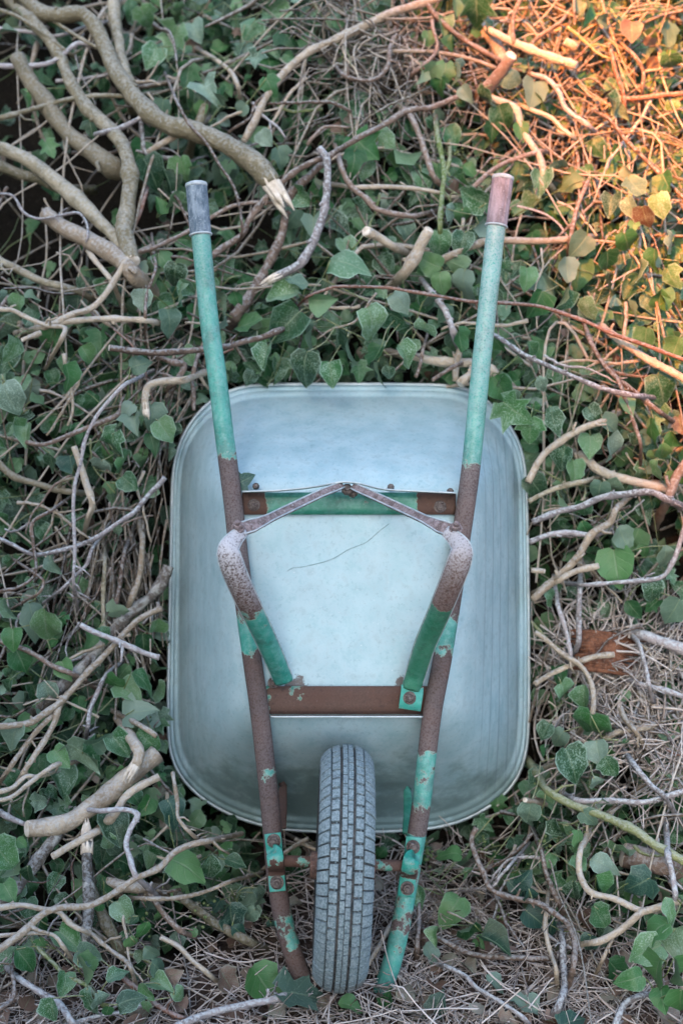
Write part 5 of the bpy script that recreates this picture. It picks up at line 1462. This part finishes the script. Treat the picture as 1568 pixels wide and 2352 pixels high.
S = [
 ('dark ivy sprig with broad leaves at the top edge left of the middle', [(310,-10),(360,40),(420,110),(470,190)], [(335,45,62,-70,1,'young_leaf'),(400,100,85,-95,3),(450,70,55,-60),(372,252,50,-90),(350,130,60,-120),(430,180,60,-100),(300,20,50,-90)], .05, 'leaf'),
 ('pale lobed ivy leaves hanging over dark ivy above the left grip', [(450,160),(478,190),(500,240),(560,250)], [(480,212,66,-80,1,'pale_leaf'),(505,235,48,-60,1),(555,252,38,-130,0,'pale_leaf'),(590,140,50,-90),(620,200,50,-60)], .06, 'leaf'),
 ('dark shaded ivy leaves under the thick curved trunk', [(300,330),(340,390),(370,450),(360,500)], [(350,400,85,-60,0),(367,472,40,100,0,'young_leaf'),(115,345,44,-60,3,'young_leaf'),(320,350,60,-100),(420,390,60,-80),(400,460,50,-120),(390,420,60,-70)], .03, 'leaf'),
 ('ivy tips beside the torn white end of the trunk', [(600,300),(640,340),(690,420),(720,470)], [(645,365,52,-75,1,'pale_leaf'),(670,505,62,-110,0,'pale_leaf'),(695,455,60,-50),(740,470,70,-90,0,'young_leaf'),(612,318,45,-50),(720,520,60,-90,0)], .055, 'leaf'),
 ('dark lobed ivy hanging at the top edge near the orange corner', [(1060,-10),(1080,20),(1090,60),(1060,110)], [(1094,32,84,-90,3),(1050,10,52,-60,0),(1120,60,50,-70),(1020,60,45,-90),(985,90,40,-80)], .07, 'leaf'),
 ('dark ivy cluster left of the round white cut end', [(960,140),(990,160),(1040,170),(1075,200)], [(985,168,52,-120,1),(1020,172,58,-90,3),(1050,170,58,-80,1),(1069,215,50,-62,2,'pale_leaf'),(965,180,40,-100,0,'pale_leaf'),(1010,200,50,-90)], .085, 'leaf'),
 ('olive ivy leaves hanging below the round white cut end', [(1110,160),(1130,200),(1160,240),(1180,290)], [(1114,232,72,-80,0),(1224,215,72,-100,0),(1154,272,66,-85,0),(1175,185,52,-30,0,'pale_leaf'),(1240,250,55,-60,0),(1130,300,55,-95,2),(1195,300,55,-80)], .075, 'leaf'),
 ('teal lobed ivy between the hooked stick and the green stem', [(800,320),(830,340),(900,350),(960,380)], [(844,345,84,-55,3),(814,372,60,-80,1),(934,355,76,-20,0),(880,320,55,-40),(970,410,60,-80),(1005,400,50,-90,0)], .055, 'leaf'),
 ('olive ivy leaves between the green stem and the right grip', [(1000,420),(1040,440),(1080,470),(1100,520)], [(1084,455,74,165,0),(1104,517,54,30,0,'pale_leaf'),(1009,560,64,-80,0),(1040,500,55,-60),(1060,560,60,-100)], .075, 'leaf'),
 ('sunlit ivy leaves right of the right grip', [(1230,330),(1270,370),(1330,420),(1380,470)], [(1284,382,50,-60,0,'pale_leaf'),(1299,415,64,-120,0),(1329,565,64,-130,0,'pale_leaf'),(1240,420,60,-100,0),(1350,400,55,-60,2),(1370,340,50,-70),(1400,470,55,-100,0)], .075, 'leaf'),
 ('white upturned leaf slivers at the right edge below the orange corner', [(1430,380),(1450,420),(1470,460),(1450,510)], [(1459,432,78,-58,2,'pale_leaf'),(1447,478,62,-72,2,'pale_leaf'),(1440,400,48,-75,2,'pale_leaf'),(1510,470,60,-80,0),(1480,500,60,-100,0,'dead_leaf'),(1530,420,55,-60,0)], .095, 'leaf'),
 ('pinkish pale leaves in the orange top right corner', [(1400,20),(1430,60),(1480,90),(1540,110)], [(1449,75,56,-90,0,'dead_leaf'),(1384,48,48,-20,2,'pale_leaf'),(1490,100,44,-70,2,'dead_leaf'),(1530,80,60,-100,0,'pale_leaf'),(1350,30,60,-80,0),(1540,150,60,-80,0),(1404,240,50,-60,0),(1425,255,52,-50,2,'pale_leaf')], .08, 'leaf'),
 ('big frosted ivy leaves in the middle above the tray', [(600,640),(680,690),(760,740),(840,780),(900,820)], [(800,806,98,-85,0),(710,776,92,-95,2,'pale_leaf'),(655,748,98,-145,0),(695,845,84,-100,0),(607,818,58,-110,0),(760,860,60,-80,0),(648,675,78,185,0),(680,650,60,170,2,'pale_leaf')], .085, 'leaf'),
 ('frosted curling ivy leaves right of the middle above the tray', [(740,640),(820,680),(900,720),(980,760)], [(859,743,86,-60,0),(914,728,76,-30,0),(974,765,66,-100,0),(934,815,66,-60,0),(919,693,58,-70,0,'pale_leaf'),(989,695,56,-90,2,'pale_leaf'),(869,860,62,-90,0),(864,820,60,-120,0),(795,600,96,-15,0),(740,690,70,-10,2)], .085, 'leaf'),
 ('ivy leaves just left of the right handle', [(1000,590),(1040,620),(1060,680),(1050,760)], [(1059,658,80,-100,0),(1049,608,56,150,0),(985,604,64,165,0),(1054,780,60,-90,0),(1010,650,54,-90,0),(1020,720,52,-110,2,'pale_leaf'),(1140,788,54,-60,0)], .065, 'leaf'),
 ('bright frosted lobed ivy at the upper right tray corner', [(1120,860),(1160,900),(1200,930),(1250,950)], [(1150,893,68,-60,0,'young_leaf'),(1189,950,92,-65,3,'young_leaf'),(1216,993,66,-80,1,'young_leaf'),(1244,883,44,-60,2,'pale_leaf'),(1266,960,70,-105,2),(1184,838,54,-100,2),(1224,803,48,-50,2)], .10, 'leaf'),
 ('large drooping leaves right of the right handle', [(1200,600),(1250,630),(1320,680),(1400,720)], [(1254,655,66,-72,2,'pale_leaf'),(1344,710,56,-90,0),(1290,690,62,-120,0),(1230,700,70,-110,0),(1210,640,56,-80,0),(1400,660,56,-60),(1300,620,60,-100,0)], .075, 'leaf'),
 ('round leaves by the right edge below the reddish shoot', [(1440,640),(1480,670),(1530,700),(1570,760)], [(1514,683,56,80,0,'young_leaf'),(1449,713,58,-60,2,'pale_leaf'),(1540,640,55,-70),(1519,898,86,-75,0),(1480,780,60,-90),(1550,800,60,-100,0)], .07, 'leaf'),
 ('hanging oval leaves of the arching pale branch', [(1290,1000),(1340,980),(1400,960),(1450,990)], [(1404,978,60,-30,0,'pale_leaf'),(1404,1033,78,-80,0,'pale_leaf'),(1289,1053,66,-100,0),(1354,1023,60,-95,0),(1320,1085,60,-90,0),(1440,930,56,-60,2)], .075, 'leaf'),
 ('bright narrow leaves on thin green stems at the right edge', [(1480,940),(1510,990),(1540,1050),(1520,1100)], [(1489,988,64,-110,2,'young_leaf'),(1520,1040,60,-80,2,'young_leaf'),(1550,1010,56,-60,2),(1500,1080,56,-100,2)], .07, 'young_leaf'),
 ('ivy leaves right of the tray above the frosted branch', [(1230,1070),(1300,1110),(1380,1120),(1430,1140)], [(1229,1118,64,-60,0),(1409,1118,60,-20,0,'pale_leaf'),(1374,1130,54,-95,0,'pale_leaf'),(1290,1150,52,-80,2),(1340,1170,50,-100,0)], .065, 'leaf'),
 ('tall drooping leaves right of the tray behind the climbing branch', [(1380,1190),(1420,1230),(1440,1300),(1480,1350)], [(1429,1236,60,-70,0,'pale_leaf'),(1414,1305,94,-92,0,'young_leaf'),(1499,1358,60,-80,0),(1544,1406,72,-110,0,'pale_leaf'),(1454,1401,58,-60,2),(1345,1220,60,-60,2),(1269,1376,48,-70,0),(1530,1280,60,-95,2)], .07, 'leaf'),
 ('small frosted leaves above the big heart shaped leaf', [(1270,1560),(1300,1590),(1340,1610),(1370,1640)], [(1299,1592,64,-60,0),(1339,1602,64,-100,2),(1279,1696,50,-130,0,'pale_leaf'),(1250,1680,46,-120,0)], .08, 'leaf'),
 ('big heart shaped leaves at the lower right tray corner', [(1420,1700),(1370,1700),(1310,1730),(1240,1750)], [(1354,1676,106,-95,0,'young_leaf'),(1229,1758,84,-150,0,'leaf'),(1314,1758,94,-80,0,'leaf'),(1374,1731,62,-70,0,'pale_leaf'),(1400,1760,56,-60,0),(1214,1869,62,-100,0,'pale_leaf'),(1374,1804,60,-70,2,'pale_leaf')], .10, 'leaf'),
 ('frost rimmed round leaves under the heart shaped leaves', [(1230,1860),(1270,1890),(1320,1890),(1360,1870)], [(1284,1904,56,-70,0),(1354,1884,50,-60,1,'pale_leaf'),(1250,1840,50,-100,0),(1330,1930,50,-80,0),(1400,1850,55,-20,2)], .08, 'leaf'),
 ('pale green leaves low between the right tube and the bending twig', [(960,1990),(1010,2040),(1050,2100),(1120,2150)], [(1034,1956,54,170,0,'young_leaf'),(1039,2086,78,-120,0,'young_leaf'),(1069,2134,66,-150,0),(1139,2166,78,-30,0),(1074,2011,36,-100,1,'young_leaf'),(1000,2150,50,-100,2),(960,2060,60,-80,2)], .055, 'leaf'),
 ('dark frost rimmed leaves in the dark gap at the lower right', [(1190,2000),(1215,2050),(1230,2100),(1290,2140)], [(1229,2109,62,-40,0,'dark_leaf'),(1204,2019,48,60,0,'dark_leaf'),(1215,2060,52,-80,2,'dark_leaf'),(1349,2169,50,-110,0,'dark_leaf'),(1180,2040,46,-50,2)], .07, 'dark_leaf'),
 ('dark leaves hanging inside the fork at the lower right', [(1290,1970),(1330,2010),(1370,2050),(1390,2110)], [(1379,2036,62,-60,0),(1314,2049,64,-100,2),(1374,2104,64,-70,0),(1384,1984,70,-20,2,'pale_leaf'),(1424,1959,66,-60,0),(1459,2034,82,-150,1,'dark_leaf'),(1330,1985,55,-60,2)], .065, 'leaf'),
 ('glossy bright ivy sprig in the lower right corner', [(1568,2060),(1545,2120),(1530,2180),(1510,2250),(1500,2310)], [(1492,2139,96,-155,0,'young_leaf'),(1482,2186,84,-165,0,'young_leaf'),(1556,2159,86,-70,0,'young_leaf'),(1504,2234,98,-100,0,'young_leaf'),(1552,2229,86,-80,0,'young_leaf'),(1519,2296,58,-90,0),(1450,2250,62,-150,0),(1560,2300,70,-100,0),(1540,2090,66,-60,2,'young_leaf')], .11, 'young_leaf'),
 ('ivy leaves at the left edge above the forked pale branch', [(20,640),(60,700),(110,760),(160,830)], [(117,778,64,-100,0),(35,798,60,-90,0),(200,815,50,-60,0,'young_leaf'),(160,868,70,-70,0,'young_leaf'),(80,680,52,-60,2),(40,700,50,-100,0)], .06, 'leaf'),
 ('teal frosted ivy cluster left of the left handle', [(340,600),(370,640),(400,690),(395,740)], [(392,735,62,-75,0,'pale_leaf'),(350,628,58,-60,3),(400,633,62,-90,0),(410,678,58,-110,0),(380,600,50,-60,1),(430,660,54,-50),(330,690,54,-80)], .065, 'leaf'),
 ('pale leaves just right of the left handle', [(480,640),(510,680),(540,730),(590,760)], [(510,683,54,-40,0,'pale_leaf'),(517,743,50,-100,0,'pale_leaf'),(575,743,66,20,0),(545,690,50,-60,2),(590,800,54,-90,0,'young_leaf'),(560,650,50,-80,0)], .055, 'leaf'),
 ('dull drooping leaf at the left edge level with the tray corner', [(5,860),(20,900),(40,950),(70,1000)], [(20,915,80,-70,0,'pale_leaf'),(60,998,64,-90,2),(90,930,56,-80,0),(30,980,52,-100,0),(120,1060,54,-60,2)], .06, 'leaf'),
 ('frosted curled leaves just left of the tray corner', [(290,930),(330,940),(360,960),(390,1000)], [(310,975,52,-90,1,'pale_leaf'),(350,958,66,-80,1,'pale_leaf'),(380,990,62,-60,0),(290,940,44,-130,0,'pale_leaf'),(350,1010,52,-70,2),(320,838,50,10,0)], .08, 'leaf'),
 ('lobed teal ivy leaves hanging left of the tray', [(230,980),(250,1020),(280,1060),(270,1110)], [(255,1028,82,-100,3),(287,1068,66,-70,0),(165,1068,62,-80,0,'dark_leaf'),(225,1075,54,-120,1),(300,1110,52,-60)], .06, 'leaf'),
 ('long narrow twisted leaves near the left edge', [(85,1355),(80,1390),(90,1420),(120,1500)], [(78,1425,96,-75,2),(105,1440,110,-78,2),(122,1296,52,-80,0,'pale_leaf'),(20,1400,60,-60,0),(30,1470,56,-100,0,'young_leaf')], .09, 'leaf'),
 ('leaves around the grey crossing stick left of the tray', [(220,1380),(270,1400),(330,1440),(370,1500)], [(275,1401,52,10,1,'pale_leaf'),(277,1226,56,-60,0),(200,1470,54,-90,0),(330,1480,50,-80,0),(240,1460,50,-60,2),(360,1440,50,-100)], .06, 'leaf'),
 ('frosted lobed leaves under the pale sweeping branch', [(240,1560),(290,1600),(330,1640),(360,1700)], [(300,1591,72,-30,1),(322,1634,80,10,1,'pale_leaf'),(330,1556,66,-20,2),(260,1571,54,-60,0),(340,1701,70,-40,0,'young_leaf'),(275,1711,66,-60,0)], .075, 'leaf'),
 ('frosted ivy leaves above the thick cut log', [(120,1690),(170,1710),(220,1720),(260,1750)], [(185,1722,82,-20,1,'pale_leaf'),(215,1745,70,-40,3),(230,1705,60,10,0,'pale_leaf'),(30,1691,72,-120,0,'pale_leaf'),(140,1740,56,-60),(95,1839,70,-10,2,'pale_leaf')], .07, 'leaf'),
 ('dull leaf stack at the left edge below the log', [(-10,1930),(10,1960),(20,2000),(60,2040)], [(5,1962,90,-70,0,'young_leaf'),(25,1990,60,-100,0),(20,2050,55,-60,0),(65,2010,52,-90,2)], .08, 'leaf'),
 ('broad leaves under the crooked grey side branch', [(230,1860),(270,1890),(320,1880),(360,1900)], [(265,1899,84,-80,0),(335,1854,52,-120,0,'young_leaf'),(250,1935,58,-60,2),(300,1950,54,-80,0,'pale_leaf'),(310,1830,52,-50,0)], .065, 'leaf'),
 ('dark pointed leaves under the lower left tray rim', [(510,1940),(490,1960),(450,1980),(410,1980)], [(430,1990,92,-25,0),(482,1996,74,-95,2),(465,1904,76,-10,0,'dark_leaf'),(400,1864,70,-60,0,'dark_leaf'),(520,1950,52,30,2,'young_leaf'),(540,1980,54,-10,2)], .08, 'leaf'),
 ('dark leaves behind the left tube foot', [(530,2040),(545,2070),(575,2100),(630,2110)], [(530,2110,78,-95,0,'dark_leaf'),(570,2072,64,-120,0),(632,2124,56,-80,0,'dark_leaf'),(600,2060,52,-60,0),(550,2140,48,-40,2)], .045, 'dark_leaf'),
 ('blue green leaves among twigs at the lower left', [(240,2060),(280,2090),(300,2140),(340,2180)], [(287,2094,64,-60,0),(160,2159,74,-40,0),(330,2140,54,-100,2),(250,2040,54,-60,2),(350,2190,54,-50,2,'pale_leaf'),(300,2170,50,-80,2)], .075, 'leaf'),
 ('frost edged leaves on an olive stem in the lower left corner', [(130,2180),(170,2220),(210,2260),(230,2300)], [(205,2194,64,-10,0,'pale_leaf'),(195,2230,80,-70,0),(200,2304,74,-92,2),(234,2304,68,-75,2),(295,2296,66,20,0),(60,2206,76,-45,2),(150,2260,56,-110),(270,2240,58,30,2),(120,2320,60,-90,0)], .10, 'leaf'),
 ('pale edged curled leaves on the straw at the lower left', [(310,2220),(345,2245),(380,2270),(400,2290)], [(370,2262,74,-12,2),(368,2228,68,-40,2,'pale_leaf'),(335,2280,54,-70,2),(400,2240,44,20,0,'dead_leaf')], .06, 'leaf'),
 ('small leaves along the left edge beside the grey flaking branch', [(0,1480),(50,1520),(100,1560),(150,1600)], [(50,1518,66,-60,0),(110,1590,58,-80,0),(20,1580,56,-100,2),(150,1540,52,-60,0),(90,1640,56,-70,2)], .055, 'leaf'),
 ('ivy behind the sawn end of the mossy stem at the top left', [(60,60),(130,120),(170,160),(200,240)], [(167,152,48,75,2,'pale_leaf'),(60,230,44,-70),(210,300,44,-90),(20,70,40,10,2,'pale_leaf'),(240,200,44,-80)], .04, 'leaf'),
 ('olive ivy at the right edge under the white leaf slivers', [(1400,540),(1450,560),(1500,590),(1560,600)], [(1440,560,62,-80,0),(1500,600,60,-100,0),(1395,600,60,-90,0),(1545,560,58,-60,0,'pale_leaf'),(1470,620,54,-80,2)], .07, 'leaf'),
]
for i, s in enumerate(S):
    sprig(*s[:3], lift=s[3], mat=s[4], seed=i)

# ---- single leaves lying on the ground or on a trunk
G = [(605,2262,88,-55,0,'young_leaf','broad pale green leaf lying beside the left tube foot'), (712,2285,118,-10,3,'dark_leaf','large dark leaf on the ground right under the tyre'),
     (810,2310,66,-25,2,'young_leaf','glossy narrow green leaf on the bottom edge below the tyre'), (1004,2304,52,70,0,'dark_leaf','small dark frost rimmed leaf on the straw right of the wheel'),
     (1139,2259,56,-40,2,'pale_leaf','small dull pale leaf half sunk in the straw'), (1199,2312,66,170,0,'pale_leaf','frosted whitish leaf lying on the straw at the bottom'),
     (1314,2344,60,20,0,'dark_leaf','round green leaf at the bottom edge right of the middle'), (986,2192,56,-70,2,'pale_leaf','curled grey dead leaf beside the right tube foot'),
     (1105,2184,60,120,0,'dead_leaf','pinkish brown dead leaf under the pale green leaves'), (1430,2264,44,-30,0,'dead_leaf','small pinkish dead leaf by the lower right corner ivy'),
     (1519,2336,62,150,0,'dead_leaf','brown dead leaf in the bottom right corner'), (520,2255,60,-60,0,'dead_leaf','dull brown leaf on the straw left of the left tube foot'),
     (1414,2228,66,-60,0,'leaf','dull dark leaf on the straw left of the corner ivy'), (330,2330,56,30,0,'dead_leaf','reddish dead leaf at the bottom edge left'), (890,2290,44,80,1,'leaf','small upright leaf between tyre and right tube foot')]
for (x, y, s, tip, sh, mt, lab) in G:
    rr = np.random.default_rng(x)
    Bm, base, sz = leaf_matrix(x, y, s * 1.1, tip, .022, rr, flat_ground=True)
    if mt in ('leaf',): Bm, base, sz = leaf_matrix(x, y, s, tip, .02, rr)
    o = link('leaf', leaf_mesh(sh * 6 + int(rr.choice([0, 3])), mt))
    o.matrix_world = Matrix(np.vstack([np.hstack([Bm * sz, base[:, None]]), [0, 0, 0, 1]]).tolist())
    tag(o, lab, 'leaf', 'single leaves lying about')
# leaf tip caught behind the upper cross bar
Bm = basis(np.array([RIGHT * .9 + AV * .5]), AW[None])[0]
o = link('leaf', leaf_mesh(1 * 6, 'dark_leaf'))
b = fp(545, 1112, -.008)
o.matrix_world = Matrix(np.vstack([np.hstack([Bm * .034, b[:, None]]), [0, 0, 0, 1]]).tolist())
tag(o, 'small dark leaf caught between the tray and the left end of the upper cross bar', 'leaf')

# ------------------------------------------------------------------ loose thin twigs, each its own thing
ZONES = [('left of the tray', (0, 900, 385, 1700), 26), ('right of the tray', (1215, 900, 1568, 1450), 16), ('between the handles above the tray', (520, 60, 1090, 870), 26),
         ('left of the left handle', (0, 60, 430, 860), 24), ('right of the right handle', (1160, 60, 1568, 860), 30), ('in the lower left corner', (0, 1750, 560, 2250), 24), ('in the lower right corner', (960, 1880, 1568, 2200), 20),
         ('among the frosted straw roots', (1230, 1450, 1568, 1760), 20)]
CUT = set('curving joining with bending slanting under lower crossing across arching right left running thickening hanging rising passing looping in near among touching above behind pointing dropping leaning between at beside pointing from over on below entering off up down meeting leaving before climbing along standing sweeping wandering reaching ending sinking poking low lying'.split())
MARKS = []; USED = set()
for (reg, pts, r0, r1, mt, lift, cuts, label) in B:
    w = []
    for q in label.split():
        if q in CUT and w: break
        w.append(q)
    q = px_of(reg, pts); MARKS.append((q[len(q) // 2], ' '.join(w[:5])))
rr = np.random.default_rng(140)
for zi, (zl, (x0, y0, x1, y1), cnt) in enumerate(ZONES):
    made = 0
    while made < cnt:
        x = rr.uniform(x0, x1); y = rr.uniform(y0, y1); a = rr.uniform(0, math.pi); L = rr.uniform(60, 210)
        n = 5; pts = [(x, y)]
        for i in range(n - 1):
            a += rr.normal(0, .28)
            pts.append((pts[-1][0] + math.cos(a) * L / 4, pts[-1][1] + math.sin(a) * L / 4))
        P = hit([p[0] for p in pts], [p[1] for p in pts], 0)
        l = rr.uniform(.02, .085)
        d = (P - CAM) @ FWD; d[1:-1] = (d[:-2] + 2 * d[1:-1] + d[2:]) / 4
        pth = catmull(CAM + np.atleast_2d(ray([p[0] for p in pts], [p[1] for p in pts])) * (d - l)[:, None], .012)
        if in_barrow(pth, .004).any(): continue
        m2 = d.mean() * .72 / 2352
        r0 = rr.uniform(2.0, 5.0) * m2
        rad = np.linspace(r0, r0 * .6, len(pth)) * (1 + rr.normal(0, .08, len(pth)))
        mb = MB(); add_tube(mb, pth + rr.normal(0, .0006, pth.shape), rad, 6)
        if rr.random() < .45 and len(pth) > 8:
            k = len(pth) // 2; t = pth[k + 1] - pth[k]; t /= np.linalg.norm(t)
            sd = np.cross(t, FWD); d2 = t * .8 + sd * rr.choice([-1, 1]) * .7 - FWD * .1
            q = [pth[k], pth[k] + d2 * .02, pth[k] + d2 * .045 + rr.normal(0, .004, 3)]
            add_tube(mb, q, [rad[k] * .7, rad[k] * .6, rad[k] * .4], 5)
        bk = str(rr.choice(['brown', 'pale', 'grey', 'green', 'red'], p=[.3, .38, .2, .06, .06]))
        o = mb.build('twig', M[bk + '_bark'], None, pth[0])
        ends = np.linalg.norm(pth[-1] - pth[0]) / np.sum(np.linalg.norm(np.diff(pth, axis=0), axis=1))
        look = ('short ' if L < 100 else 'long ' if L > 165 else '') + {'brown': 'brown', 'pale': 'pale', 'grey': 'grey', 'green': 'greenish', 'red': 'reddish'}[bk] + (' bent' if ends < .93 else '')
        sl = abs(math.degrees(math.atan2(pts[-1][1] - pts[0][1], abs(pts[-1][0] - pts[0][0]) + 1e-6)))
        look += ' level' if sl < 22 else ' upright' if sl > 62 else ' slanting'
        for j in np.argsort([math.hypot(x - a, y - b) for (a, b), _ in MARKS]):
            lb = 'thin ' + look + ' twig by the ' + MARKS[j][1] + ' ' + zl
            if len(lb.split()) > 16: lb = look + ' twig by ' + ' '.join(MARKS[j][1].split()[-3:]) + ' ' + zl
            if lb not in USED: break
        USED.add(lb)
        tag(o, lb, 'twig', 'thin loose twigs ' + zl)
        made += 1
